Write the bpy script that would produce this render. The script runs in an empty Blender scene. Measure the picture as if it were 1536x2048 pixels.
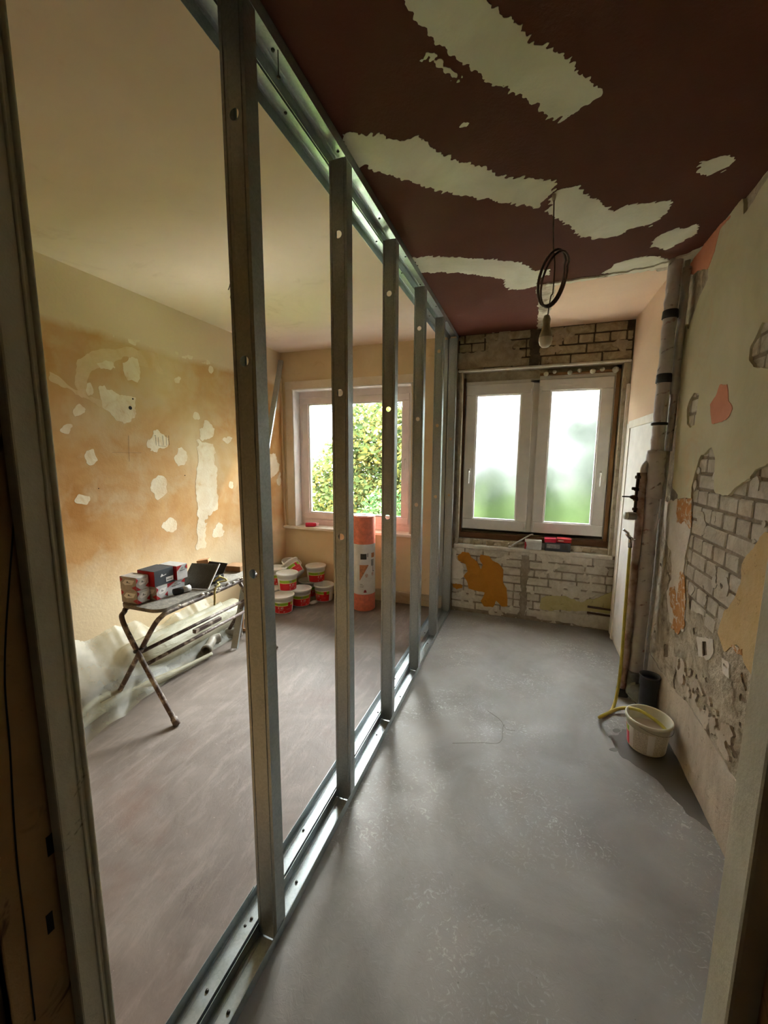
import bpy, bmesh, math, random
import numpy as np
from mathutils import Vector, Matrix, Euler

random.seed(11)
SC = bpy.context.scene
COL = SC.collection

# ------------------------------------------------------------------ camera
FPX, CX, CY, CAMH = 800.0, 768.0, 1024.0, 1.66
_d = np.array([1060 - CX, 913 - CY, FPX]); _d /= np.linalg.norm(_d)
_n = np.array([-33.0, 5676.0, FPX]); _n -= _n.dot(_d) * _d; _n /= np.linalg.norm(_n)
_r = np.cross(_n, _d); _r /= np.linalg.norm(_r)
_u = -_n
cam_data = bpy.data.cameras.new('camera')
cam = bpy.data.objects.new('camera', cam_data); COL.objects.link(cam)
cam_data.sensor_fit = 'VERTICAL'; cam_data.sensor_height = 36.0; cam_data.sensor_width = 27.0
cam_data.lens = FPX / 2048.0 * 36.0
cam_data.clip_start = 0.02
mw = Matrix(((_r[0], -_r[1], -_r[2], 0), (_d[0], -_d[1], -_d[2], 0), (_u[0], -_u[1], -_u[2], CAMH), (0, 0, 0, 1)))
cam.matrix_world = mw
SC.camera = cam

# ------------------------------------------------------------------ sky, exposure
SC.view_settings.view_transform = 'Standard'
SC.view_settings.look = 'None'
SC.view_settings.gamma = 1.0
SC.view_settings.use_curve_mapping = False
SC.view_settings.exposure = 3.35
SKY = 16.0      # zenith of a standard overcast sky, a third of it at the horizon
W = bpy.data.worlds.new('overcast_sky'); SC.world = W; W.use_nodes = True
_nt = W.node_tree; _nt.nodes.clear()
_bg = _nt.nodes.new('ShaderNodeBackground'); _out = _nt.nodes.new('ShaderNodeOutputWorld')
_bg.inputs[0].default_value = (0.965, 0.972, 1.0, 1); _bg.inputs[1].default_value = SKY
_tc = _nt.nodes.new('ShaderNodeTexCoord'); _sx = _nt.nodes.new('ShaderNodeSeparateXYZ'); _nt.links.new(_tc.outputs['Generated'], _sx.inputs[0])
_mr = _nt.nodes.new('ShaderNodeMapRange'); _mr.inputs[1].default_value = 0.0; _mr.inputs[2].default_value = 1.0
_mr.inputs[3].default_value = SKY / 3.0; _mr.inputs[4].default_value = SKY
_nt.links.new(_sx.outputs[2], _mr.inputs[0]); _nt.links.new(_mr.outputs[0], _bg.inputs[1])
_nt.links.new(_bg.outputs[0], _out.inputs[0])
try:
    SC.cycles.max_bounces = 8; SC.cycles.diffuse_bounces = 5; SC.cycles.glossy_bounces = 3
    SC.cycles.transmission_bounces = 8; SC.cycles.transparent_max_bounces = 12
    SC.cycles.sample_clamp_indirect = 8.0
    SC.cycles.use_denoising = True; SC.cycles.use_adaptive_sampling = True; SC.cycles.adaptive_threshold = 0.02
except Exception:
    pass

# ------------------------------------------------------------------ pixel helpers (1536 x 2048 frame)
def ray(p):
    c = np.array([p[0] - CX, p[1] - CY, FPX]); return np.array([c @ _r, c @ _d, c @ _u])
CAMP = np.array([0, 0, CAMH])
def onz(p, z): v = ray(p); return v * ((z - CAMH) / v[2]) + CAMP
def onx(p, x): v = ray(p); return v * (x / v[0]) + CAMP
def ony(p, y): v = ray(p); return v * (y / v[1]) + CAMP
def win(x0, y0, k): return lambda pts: [(x0 + k * a, y0 + k * b) for a, b in pts]

# room, metres
XL, XR, YB, ZC, XP = -2.805, 0.868, 4.178, 2.84, -0.727
XR2 = 0.80          # right wall behind the pipes
YPIPE = 3.16
YF = 0.503          # room side of the doorway wall
DL, DR, DH = -0.84, 0.23, 2.46

# ------------------------------------------------------------------ materials
def lin(c):
    r = []
    for v in c:
        v = v / 255.0
        r.append(v / 12.92 if v <= 0.04045 else ((v + 0.055) / 1.055) ** 2.4)
    return (r[0], r[1], r[2], 1.0)
MATS = {}
def ramp(nt, fac, stops):
    n = nt.nodes.new('ShaderNodeValToRGB'); e = n.color_ramp.elements
    while len(e) < len(stops): e.new(0.5)
    for i, (p, c) in enumerate(stops):
        e[i].position = p; e[i].color = lin(c) if max(c) > 1 else (c[0], c[1], c[2], 1)
    nt.links.new(fac, n.inputs[0]); return n.outputs[0]
def noise(nt, co, scale, detail=5, rough=0.6, dist=0.0, vscale=None):
    if vscale is not None:
        mp = nt.nodes.new('ShaderNodeMapping'); mp.inputs['Scale'].default_value = vscale
        nt.links.new(co, mp.inputs[0]); co = mp.outputs[0]
    n = nt.nodes.new('ShaderNodeTexNoise'); n.inputs['Scale'].default_value = scale
    n.inputs['Detail'].default_value = min(detail, 4); n.inputs['Roughness'].default_value = rough
    n.inputs['Distortion'].default_value = dist
    nt.links.new(co, n.inputs['Vector']); return n.outputs[0]
def mixc(nt, fac, a, b, mode='MIX'):
    n = nt.nodes.new('ShaderNodeMix'); n.data_type = 'RGBA'; n.blend_type = mode
    if isinstance(fac, (int, float)): n.inputs[0].default_value = fac
    else: nt.links.new(fac, n.inputs[0])
    for i, v in ((6, a), (7, b)):
        if isinstance(v, tuple): n.inputs[i].default_value = v
        else: nt.links.new(v, n.inputs[i])
    return n.outputs[2]
def base(name):
    m = bpy.data.materials.new(name); m.use_nodes = True; nt = m.node_tree
    b = nt.nodes.get('Principled BSDF'); MATS[name] = m
    return m, nt, b
def geo_pos(nt): return nt.nodes.new('ShaderNodeNewGeometry').outputs['Position']
def obj_co(nt): return nt.nodes.new('ShaderNodeTexCoord').outputs['Object']
def add_bump(nt, b, h, strength, dist=0.01):
    n = nt.nodes.new('ShaderNodeBump'); n.inputs['Strength'].default_value = strength
    n.inputs['Distance'].default_value = dist
    nt.links.new(h, n.inputs['Height']); nt.links.new(n.outputs[0], b.inputs['Normal'])
def plain(name, c, rough=0.6, metal=0.0, var=0.12, scale=20, bump=0.0, spec=0.5, bscale=60, co='obj'):
    """one colour with a little procedural mottling"""
    m, nt, b = base(name); cc = obj_co(nt) if co == 'obj' else geo_pos(nt)
    n = noise(nt, cc, scale)
    lo = tuple(max(0, v * (1 - var)) for v in c); hi = tuple(min(255, v * (1 + var * .6)) for v in c)
    nt.links.new(ramp(nt, n, [(0.3, lo), (0.7, hi)]), b.inputs['Base Color'])
    b.inputs['Roughness'].default_value = rough; b.inputs['Metallic'].default_value = metal
    b.inputs['Specular IOR Level'].default_value = spec
    if bump: add_bump(nt, b, noise(nt, cc, bscale, 6), bump)
    return m
def mottled(name, stops, scale=2.5, detail=8, rough=0.9, bump=0.25, bscale=40, fine=None, dist=0.6, vscale=None, bdist=0.01):
    m, nt, b = base(name); co = geo_pos(nt)
    c = ramp(nt, noise(nt, co, scale, detail, 0.62, dist, vscale), stops)
    if fine:
        (fs, lo, hi, col) = fine
        k = ramp(nt, noise(nt, co, fs, 6, 0.7, 1.0), [(lo, (0.0, 0, 0)), (hi, (1.0, 1, 1))])
        c = mixc(nt, k, c, lin(col))
    nt.links.new(c, b.inputs['Base Color']); b.inputs['Roughness'].default_value = rough
    b.inputs['Specular IOR Level'].default_value = 0.25
    if bump: add_bump(nt, b, noise(nt, co, bscale, 8, 0.65), bump, bdist)
    return m

def ochre_wall():
    m, nt, b = base('plaster_ochre'); co = geo_pos(nt)
    c = ramp(nt, noise(nt, co, 1.3, 9, 0.62, 0.3), [(0.30, (178, 126, 68)), (0.43, (196, 150, 94)), (0.56, (206, 168, 118)), (0.72, (216, 190, 148))])
    k = ramp(nt, noise(nt, co, 4, 8, 0.6, 0.3), [(0.50, (0., 0, 0)), (0.72, (.8, .8, .8))]); c = mixc(nt, k, c, lin((208, 182, 144)))
    k = ramp(nt, noise(nt, co, 2.6, 7, 0.6, 0.3, (1, 1, .35)), [(0.56, (0., 0, 0)), (0.74, (.8, .8, .8))]); c = mixc(nt, k, c, lin((194, 156, 116)))
    sx = nt.nodes.new('ShaderNodeSeparateXYZ'); nt.links.new(co, sx.inputs[0])
    def band(n_scale, amp, lo, hi):
        ad = nt.nodes.new('ShaderNodeMath'); ad.operation = 'MULTIPLY_ADD'; ad.inputs[1].default_value = amp
        nt.links.new(noise(nt, co, n_scale, 7, 0.65, 0.5), ad.inputs[0]); nt.links.new(sx.outputs[2], ad.inputs[2])
        mr = nt.nodes.new('ShaderNodeMapRange'); mr.inputs[1].default_value = lo; mr.inputs[2].default_value = hi
        nt.links.new(ad.outputs[0], mr.inputs[0]); return mr.outputs[0]
    c = mixc(nt, band(3, .5, 1.25, .90), c, lin((226, 204, 166)))          # paler old paint low down
    c = mixc(nt, band(2.5, .12, 2.50, 2.56), c, lin((220, 198, 166)))      # cream frieze under the ceiling
    nt.links.new(c, b.inputs['Base Color']); b.inputs['Roughness'].default_value = 0.9; b.inputs['Specular IOR Level'].default_value = 0.25
    add_bump(nt, b, noise(nt, co, 45, 8, 0.65), 0.15)
ochre_wall()
mottled('plaster_cream', [(0.3, (222, 196, 150)), (0.7, (232, 210, 170))], 1.4, 8, 0.9, 0.12, 40, (7, 0.6, 0.75, (214, 186, 140)))
mottled('plaster_tan', [(0.3, (218, 196, 156)), (0.7, (230, 210, 174))], 1.5, 8, 0.9, 0.15, 40, (5, 0.6, 0.8, (208, 180, 134)))
mottled('ceiling_beige', [(0.3, (224, 204, 184)), (0.7, (234, 216, 198))], 1.1, 6, 0.9, 0.15, 9, (2.2, 0.58, 0.8, (212, 190, 168)))
mottled('ceiling_beige_pink', [(0.3, (220, 190, 160)), (0.7, (228, 202, 174))], 1.3, 6, 0.9, 0.1, 14)
mottled('ceiling_brown', [(0.3, (82, 42, 29)), (0.7, (92, 50, 36))], 1.6, 8, 0.85, 0.2, 60, (60, 0.68, 0.8, (96, 58, 46)))
mottled('filler_white', [(0.3, (206, 202, 180)), (0.7, (224, 220, 200))], 4, 8, 0.9, 0.2, 60, (14, 0.66, 0.8, (188, 182, 158)))
mottled('filler_wall', [(0.30, (218, 190, 148)), (0.42, (226, 208, 176)), (0.7, (236, 224, 200))], 9, 8, 0.9, 0.2, 60, (30, 0.68, 0.78, (196, 172, 136)))
mottled('filler_pale', [(0.3, (208, 174, 126)), (0.7, (222, 198, 158))], 6, 8, 0.9, 0.2, 50)
mottled('plaster_olive', [(0.3, (198, 192, 156)), (0.5, (208, 202, 168)), (0.72, (216, 210, 180))], 2.2, 8, 0.9, 0.2, 40, (3, 0.58, 0.76, (210, 190, 150)))
mottled('render_grey', [(0.25, (112, 98, 80)), (0.42, (170, 158, 136)), (0.58, (196, 186, 164)), (0.78, (216, 208, 190))],
        9, 10, 0.95, 0.9, 26, (30, 0.62, 0.74, (92, 76, 58)), 1.2, None, 0.02)
mottled('mortar', [(0.3, (66, 56, 46)), (0.7, (100, 88, 72))], 14, 8, 0.95, 0.6, 60, (26, 0.63, 0.74, (62, 52, 42)))
mottled('mortar_pale', [(0.3, (126, 114, 98)), (0.7, (164, 152, 134))], 14, 8, 0.95, 0.6, 60, (26, 0.65, 0.76, (84, 72, 58)))
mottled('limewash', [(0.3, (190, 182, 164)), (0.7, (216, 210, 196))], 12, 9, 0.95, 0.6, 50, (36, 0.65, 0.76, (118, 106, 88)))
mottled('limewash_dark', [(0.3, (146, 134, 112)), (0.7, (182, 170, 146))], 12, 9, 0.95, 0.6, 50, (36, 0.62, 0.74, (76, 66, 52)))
mottled('stain_olive', [(0.3, (178, 166, 112)), (0.7, (194, 184, 136))], 8, 8, 0.9, 0.3, 50, (18, 0.6, 0.7, (140, 126, 88)))
mottled('paint_ochre', [(0.3, (176, 116, 30)), (0.7, (192, 130, 42))], 8, 8, 0.6, 0.3, 60, (30, 0.64, 0.74, (140, 92, 30)))
mottled('paint_rust', [(0.3, (184, 122, 58)), (0.7, (204, 154, 98))], 16, 8, 0.8, 0.3, 60, (22, 0.52, 0.58, (220, 208, 188)))
mottled('paint_salmon', [(0.3, (214, 142, 108)), (0.7, (222, 154, 122))], 8, 8, 0.85, 0.15, 60)
mottled('paint_peach', [(0.3, (206, 176, 122)), (0.7, (214, 190, 142))], 7, 8, 0.9, 0.3, 40, (26, 0.63, 0.73, (150, 112, 66)))
mottled('plaster_white', [(0.3, (214, 206, 192)), (0.7, (232, 226, 214))], 9, 8, 0.9, 0.3, 50, (28, 0.66, 0.76, (176, 160, 136)))
mottled('plaster_base', [(0.3, (178, 164, 142)), (0.7, (214, 202, 182))], 7, 9, 0.9, 0.4, 40, (20, 0.6, 0.72, (150, 134, 112)), 0.8, (1, 1, 0.35))
mottled('hall_brown', [(0.3, (150, 114, 72)), (0.7, (176, 140, 96))], 3, 8, 0.8, 0.3, 30, (6, 0.6, 0.7, (90, 64, 38)))
mottled('hall_dark', [(0.3, (116, 90, 58)), (0.7, (138, 110, 76))], 3, 8, 0.8, 0.3, 30)
mottled('jamb_paint', [(0.3, (196, 188, 164)), (0.7, (208, 200, 178))], 3, 7, 0.55, 0.2, 40, (11, 0.66, 0.74, (118, 104, 80)))
mottled('wood_bare', [(0.3, (120, 88, 56)), (0.7, (156, 120, 82))], 6, 8, 0.8, 0.3, 50, None, 1.0, (1, 1, 0.2))
mottled('wood_dark', [(0.3, (84, 56, 36)), (0.7, (116, 80, 52))], 8, 8, 0.8, 0.3, 50, None, 1.0, (0.2, 1, 1))
mottled('wood_block', [(0.3, (168, 122, 84)), (0.7, (190, 146, 104))], 9, 8, 0.8, 0.2, 60, None, 1.0, (0.2, 1, 1))
mottled('baseboard_paint', [(0.3, (176, 156, 126)), (0.7, (200, 184, 156))], 8, 8, 0.7, 0.3, 40, (18, 0.62, 0.72, (140, 116, 86)), 0.8, (0.3, 1, 1))
mottled('sill_paint', [(0.3, (226, 218, 200)), (0.7, (240, 234, 222))], 6, 8, 0.6, 0.2, 40)
mottled('casing_paint', [(0.3, (220, 206, 184)), (0.7, (234, 222, 204))], 5, 8, 0.7, 0.2, 40, (20, 0.66, 0.76, (190, 166, 134)))
mottled('grass', [(0.3, (70, 92, 40)), (0.7, (104, 122, 62))], 3, 8, 0.95, 0.3, 20)
mottled('facade_white', [(0.3, (225, 222, 216)), (0.7, (240, 238, 234))], 2, 6, 0.9, 0.1, 20)

# floors
def floor_mats():
    m, nt, b = base('floor_boards'); co = geo_pos(nt)
    c = ramp(nt, noise(nt, co, 2.0, 9, 0.65, 0.8), [(0.28, (104, 94, 86)), (0.5, (119, 109, 101)), (0.72, (134, 124, 116))])
    s = ramp(nt, noise(nt, co, 14, 8, 0.7, 0.4, (1.0, 0.22, 1)), [(0.50, (0., 0, 0)), (0.72, (.7, .7, .7))])
    c = mixc(nt, s, c, lin((144, 134, 126)))
    s2 = ramp(nt, noise(nt, co, 34, 8, 0.75, 1.5), [(0.66, (0., 0, 0)), (0.74, (1., 1, 1))])
    c = mixc(nt, s2, c, lin((168, 156, 148)))
    s3 = ramp(nt, noise(nt, co, 1.4, 5, 0.6, 0.5), [(0.55, (0., 0, 0)), (0.8, (1., 1, 1))])
    c = mixc(nt, s3, c, lin((112, 90, 78)))
    nt.links.new(c, b.inputs['Base Color']); b.inputs['Roughness'].default_value = 0.62
    b.inputs['Specular IOR Level'].default_value = 0.35
    add_bump(nt, b, noise(nt, co, 22, 8, 0.7, 0.6, (1, 0.4, 1)), 0.3, 0.008)
    m, nt, b = base('screed'); co = geo_pos(nt)
    c = ramp(nt, noise(nt, co, 1.8, 9, 0.62, 0.7), [(0.28, (124, 120, 113)), (0.5, (138, 134, 127)), (0.72, (152, 148, 141))])
    big = ramp(nt, noise(nt, co, 1.6, 4, 0.5, 0.3), [(0.45, (0., 0, 0)), (0.65, (1., 1, 1))])
    s = ramp(nt, noise(nt, co, 30, 8, 0.7, 2.2), [(0.55, (0., 0, 0)), (0.66, (1., 1, 1))])
    mu = nt.nodes.new('ShaderNodeMath'); mu.operation = 'MULTIPLY'
    nt.links.new(big, mu.inputs[0]); nt.links.new(s, mu.inputs[1])
    c = mixc(nt, mu.outputs[0], c, lin((190, 187, 180)))
    sp = ramp(nt, noise(nt, co, 90, 3, 0.5), [(0.72, (0., 0, 0)), (0.78, (1., 1, 1))])
    c = mixc(nt, sp, c, lin((104, 101, 95)))
    nt.links.new(c, b.inputs['Base Color'])
    nt.links.new(ramp(nt, noise(nt, co, 5, 6), [(0.3, (0.42, 0.42, 0.42)), (0.7, (0.65, 0.65, 0.65))]), b.inputs['Roughness'])
    b.inputs['Specular IOR Level'].default_value = 0.4
    add_bump(nt, b, noise(nt, co, 30, 8, 0.7, 1.2), 0.18, 0.006)
floor_mats()

def brick_mat(name, a, bcol, c3):
    m, nt, b = base(name); co = geo_pos(nt)
    c = ramp(nt, noise(nt, co, 11, 9, 0.68, 0.8), [(0.28, a), (0.52, bcol), (0.75, c3)])
    oi = nt.nodes.new('ShaderNodeObjectInfo')
    rr = ramp(nt, oi.outputs['Random'], [(0, (0.84, 0.84, 0.83)), (1, (1.0, 1.0, 1.0))])
    c = mixc(nt, 1.0, c, rr, 'MULTIPLY')
    nt.links.new(c, b.inputs['Base Color']); b.inputs['Roughness'].default_value = 0.95
    b.inputs['Specular IOR Level'].default_value = 0.2
    add_bump(nt, b, noise(nt, co, 55, 9, 0.7), 0.6, 0.008)
brick_mat('brick_lime', (178, 168, 150), (208, 200, 184), (228, 222, 210))
brick_mat('brick_soot', (132, 116, 92), (172, 158, 130), (198, 184, 156))
brick_mat('brick_grey', (176, 166, 148), (208, 200, 184), (226, 220, 206))

def galv():
    m, nt, b = base('galvanised_steel'); co = geo_pos(nt)
    v = nt.nodes.new('ShaderNodeTexVoronoi'); v.inputs['Scale'].default_value = 160; nt.links.new(co, v.inputs['Vector'])
    c = ramp(nt, v.outputs['Color'], [(0.2, (166, 174, 176)), (0.8, (178, 186, 187))])
    nt.links.new(c, b.inputs['Base Color']); b.inputs['Metallic'].default_value = 0.85
    nt.links.new(ramp(nt, noise(nt, co, 18, 5), [(0.3, (0.34, 0.34, 0.34)), (0.7, (0.52, 0.52, 0.52))]), b.inputs['Roughness'])
galv()
plain('dark_hole', (24, 22, 20), 0.9)
plain('screw_steel', (70, 68, 64), 0.4, 0.8)
plain('pvc_white', (224, 222, 214), 0.35, 0, 0.03, 8)
plain('pvc_pink', (238, 226, 222), 0.35, 0, 0.04, 8)
plain('reveal_white', (236, 234, 232), 0.6, 0, 0.04, 8)
plain('gasket', (60, 58, 56), 0.7)
plain('foam', (196, 192, 170), 0.8, 0, 0.1, 80, 0.4)
plain('bucket_white', (238, 238, 234), 0.35, 0, 0.03, 10)
plain('bucket_old', (224, 220, 196), 0.4, 0, 0.06, 12)
plain('label_red', (214, 22, 34), 0.35, 0, 0.05)
plain('label_green', (150, 186, 36), 0.35, 0, 0.05)
plain('label_cream', (240, 226, 150), 0.4, 0, 0.04)
plain('label_white', (236, 234, 230), 0.4, 0, 0.04)
plain('label_grey', (150, 150, 146), 0.5, 0, 0.2, 60)
plain('roll_orange', (236, 132, 106), 0.5, 0, 0.08, 30, 0.2)
plain('roll_lit_end', (246, 216, 206), 0.6, 0, 0.05)
plain('paper_white', (226, 224, 222), 0.5, 0, 0.04)
plain('print_dark', (58, 56, 54), 0.6, 0, 0.3, 60)
plain('print_wood', (196, 128, 84), 0.6, 0, 0.2, 40)
plain('print_maroon', (150, 40, 48), 0.6, 0, 0.1)
plain('print_blush', (206, 178, 168), 0.6, 0, 0.3, 120)
plain('box_card', (176, 168, 158), 0.7, 0, 0.1, 30)
plain('box_red', (178, 26, 34), 0.5, 0, 0.08)
plain('box_anthracite', (62, 68, 74), 0.55, 0, 0.1)
plain('box_silver', (196, 196, 194), 0.5, 0, 0.06)
plain('bench_top', (128, 122, 110), 0.8, 0, 0.25, 30, 0.3)
plain('rubber', (46, 42, 38), 0.8)
plain('drain_grey', (52, 54, 58), 0.5, 0, 0.15, 20)
plain('pipe_grey', (120, 118, 114), 0.6, 0, 0.2, 30)
plain('pipe_white', (196, 194, 188), 0.5, 0, 0.1)
plain('pvc_pipe', (150, 144, 130), 0.5, 0, 0.12)
plain('brass_dark', (74, 58, 40), 0.45, 0.7, 0.3, 60)
plain('chrome', (200, 200, 202), 0.18, 1.0, 0.05)
plain('hose', (196, 180, 74), 0.45, 0, 0.08, 30)
plain('cable_brown', (78, 54, 42), 0.6, 0, 0.15)
plain('bulb_body', (176, 168, 146), 0.4, 0, 0.05)
plain('bulb_glass', (226, 220, 200), 0.3, 0, 0.03)
plain('strap_yellow', (176, 160, 92), 0.7, 0, 0.2, 60)
plain('grater', (92, 90, 82), 0.6, 0.2, 0.3, 200, 0.3)
plain('black_matte', (30, 30, 30), 0.7)
plain('can_red', (214, 40, 74), 0.35, 0, 0.1)
plain('can_pink', (240, 196, 204), 0.4, 0, 0.1)
plain('panel_white', (226, 222, 214), 0.55, 0, 0.05, 6)
plain('wire', (140, 132, 116), 0.5, 0.4, 0.2)
plain('cardboard', (150, 116, 82), 0.85, 0, 0.15, 20)
plain('bark', (86, 70, 54), 0.9, 0, 0.3, 20, 0.4)
plain('roof_red', (150, 84, 66), 0.8, 0, 0.2, 10)
plain('window_dark', (90, 100, 110), 0.2, 0, 0.1)

def special_mats():
    # splattered bench tube
    m, nt, b = base('bench_tube'); co = geo_pos(nt)
    k = ramp(nt, noise(nt, co, 17, 7, 0.6, 0.3), [(0.50, (0., 0, 0)), (0.66, (1., 1, 1))])
    c = mixc(nt, k, lin((88, 72, 64)), lin((182, 170, 154)))
    nt.links.new(c, b.inputs['Base Color']); b.inputs['Roughness'].default_value = 0.6
    add_bump(nt, b, noise(nt, co, 40, 6), 0.4, 0.006)
    # wrapped insulation with printed bands
    m, nt, b = base('pipe_wrap'); co = geo_pos(nt)
    mp = nt.nodes.new('ShaderNodeMapping'); mp.inputs['Rotation'].default_value = (0.25, 0.45, 0); nt.links.new(co, mp.inputs[0])
    w = nt.nodes.new('ShaderNodeTexWave'); w.bands_direction = 'Z'; w.inputs['Scale'].default_value = 4.2
    w.inputs['Distortion'].default_value = 3.0; w.inputs['Detail'].default_value = 3; w.inputs['Detail Scale'].default_value = 2.5
    nt.links.new(mp.outputs[0], w.inputs['Vector'])
    c = ramp(nt, noise(nt, co, 10, 6), [(0.3, (178, 170, 168)), (0.7, (202, 196, 194))])
    k = ramp(nt, w.outputs[0], [(0.90, (0., 0, 0)), (0.97, (1., 1, 1))])
    k2 = nt.nodes.new('ShaderNodeMath'); k2.operation = 'MULTIPLY'
    nt.links.new(k, k2.inputs[0]); nt.links.new(ramp(nt, noise(nt, co, 24, 4), [(0.52, (0., 0, 0)), (0.66, (.85, .85, .85))]), k2.inputs[1])
    c = mixc(nt, k2.outputs[0], c, ramp(nt, noise(nt, co, 9, 3), [(0.45, (74, 62, 58)), (0.6, (150, 84, 72))]))
    nt.links.new(c, b.inputs['Base Color']); b.inputs['Roughness'].default_value = 0.5
    add_bump(nt, b, w.outputs[0], 0.12, 0.006)
    # rusty pipe
    m, nt, b = base('pipe_rust'); co = geo_pos(nt)
    c = ramp(nt, noise(nt, co, 12, 7), [(0.35, (120, 84, 72)), (0.5, (158, 136, 126)), (0.7, (178, 160, 150))])
    nt.links.new(c, b.inputs['Base Color']); b.inputs['Roughness'].default_value = 0.6
    # clear glass
    m, nt, b = base('glass_clear'); nt.nodes.remove(b); o = nt.nodes.get('Material Output')
    t = nt.nodes.new('ShaderNodeBsdfTransparent'); t.inputs[0].default_value = (0.93, 0.95, 0.93, 1)
    g = nt.nodes.new('ShaderNodeBsdfGlossy'); g.inputs['Roughness'].default_value = 0.02
    f = nt.nodes.new('ShaderNodeFresnel'); f.inputs[0].default_value = 1.45
    mx = nt.nodes.new('ShaderNodeMixShader')
    nt.links.new(f.outputs[0], mx.inputs[0]); nt.links.new(t.outputs[0], mx.inputs[1]); nt.links.new(g.outputs[0], mx.inputs[2])
    nt.links.new(mx.outputs[0], o.inputs[0])
    # frosted glass: scatters the daylight behind it
    m, nt, b = base('glass_frosted'); nt.nodes.remove(b); o = nt.nodes.get('Material Output'); co = geo_pos(nt)
    k = ramp(nt, noise(nt, co, 7, 7, 0.6, 0.6), [(0.3, (0.42, 0.434, 0.427)), (0.7, (0.48, 0.488, 0.485))])
    ad = nt.nodes.new('ShaderNodeBsdfRefraction'); ad.inputs['Roughness'].default_value = 0.33; ad.inputs['IOR'].default_value = 1.3
    nt.links.new(k, ad.inputs[0])
    g = nt.nodes.new('ShaderNodeBsdfGlossy'); g.inputs['Roughness'].default_value = 0.3
    mx = nt.nodes.new('ShaderNodeMixShader'); mx.inputs[0].default_value = 0.04
    nt.links.new(ad.outputs[0], mx.inputs[1]); nt.links.new(g.outputs[0], mx.inputs[2])
    nt.links.new(mx.outputs[0], o.inputs[0])
    # leaves
    m, nt, b = base('leaf'); nt.nodes.remove(b); o = nt.nodes.get('Material Output')
    gi = nt.nodes.new('ShaderNodeNewGeometry')
    c = ramp(nt, gi.outputs['Random Per Island'], [(0.0, (30, 40, 24)), (0.35, (47, 57, 31)), (0.62, (62, 69, 37)), (0.80, (84, 80, 41)), (1.0, (94, 82, 41))])
    d = nt.nodes.new('ShaderNodeBsdfDiffuse'); t = nt.nodes.new('ShaderNodeBsdfTranslucent')
    nt.links.new(c, d.inputs[0]); nt.links.new(c, t.inputs[0])
    mx = nt.nodes.new('ShaderNodeMixShader'); mx.inputs[0].default_value = 0.4
    nt.links.new(d.outputs[0], mx.inputs[1]); nt.links.new(t.outputs[0], mx.inputs[2]); nt.links.new(mx.outputs[0], o.inputs[0])
    m, nt, b = base('leaf_dark'); nt.nodes.remove(b); o = nt.nodes.get('Material Output')
    gi = nt.nodes.new('ShaderNodeNewGeometry')
    c = ramp(nt, gi.outputs['Random Per Island'], [(0.0, (24, 40, 22)), (0.6, (40, 62, 34)), (1.0, (60, 82, 48))])
    d = nt.nodes.new('ShaderNodeBsdfDiffuse'); nt.links.new(c, d.inputs[0]); nt.links.new(d.outputs[0], o.inputs[0])
    # plastic film
    m, nt, b = base('film'); nt.nodes.remove(b); o = nt.nodes.get('Material Output'); co = geo_pos(nt)
    tr = nt.nodes.new('ShaderNodeBsdfTransparent'); tr.inputs[0].default_value = (0.92, 0.93, 0.9, 1)
    d = nt.nodes.new('ShaderNodeBsdfDiffuse'); d.inputs[0].default_value = lin((198, 196, 172))
    tl = nt.nodes.new('ShaderNodeBsdfTranslucent'); tl.inputs[0].default_value = lin((198, 196, 172))
    g = nt.nodes.new('ShaderNodeBsdfGlossy'); g.inputs['Roughness'].default_value = 0.5
    a = nt.nodes.new('ShaderNodeMixShader'); a.inputs[0].default_value = 0.4
    nt.links.new(d.outputs[0], a.inputs[1]); nt.links.new(tl.outputs[0], a.inputs[2])
    e = nt.nodes.new('ShaderNodeMixShader'); e.inputs[0].default_value = 0.12
    nt.links.new(a.outputs[0], e.inputs[1]); nt.links.new(g.outputs[0], e.inputs[2])
    h = nt.nodes.new('ShaderNodeMixShader')
    nt.links.new(ramp(nt, noise(nt, co, 4, 5), [(0.3, (0.25, 0.25, 0.25)), (0.7, (0.5, 0.5, 0.5))]), h.inputs[0])
    nt.links.new(tr.outputs[0], h.inputs[1]); nt.links.new(e.outputs[0], h.inputs[2]); nt.links.new(h.outputs[0], o.inputs[0])
    m, nt, b = base('film_thick'); co = geo_pos(nt)
    nt.links.new(ramp(nt, noise(nt, co, 5, 5), [(0.3, (176, 172, 146)), (0.7, (200, 198, 176))]), b.inputs['Base Color'])
    b.inputs['Roughness'].default_value = 0.5; b.inputs['Transmission Weight'].default_value = 0.0; b.inputs['Alpha'].default_value = 0.82
    add_bump(nt, b, noise(nt, co, 9, 5, .6, .8, (1.6, .5, 1.6)), 0.5, 0.03)
    # cloudy water
    m, nt, b = base('water'); b.inputs['Base Color'].default_value = lin((206, 188, 170)); b.inputs['Roughness'].default_value = 0.08
    m, nt, b = base('wet'); co = geo_pos(nt); b.inputs['Base Color'].default_value = lin((98, 94, 87)); b.inputs['Roughness'].default_value = 0.35
    # small printed text
    m, nt, b = base('fine_print'); co = obj_co(nt)
    w = nt.nodes.new('ShaderNodeTexWave'); w.bands_direction = 'Z'; w.inputs['Scale'].default_value = 55; w.inputs['Distortion'].default_value = 0.3
    nt.links.new(co, w.inputs['Vector'])
    k = ramp(nt, w.outputs[0], [(0.5, (0., 0, 0)), (0.7, (1., 1, 1))])
    n2 = ramp(nt, noise(nt, co, 160, 2), [(0.42, (0., 0, 0)), (0.55, (1., 1, 1))])
    mu = nt.nodes.new('ShaderNodeMath'); mu.operation = 'MULTIPLY'; nt.links.new(k, mu.inputs[0]); nt.links.new(n2, mu.inputs[1])
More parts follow.
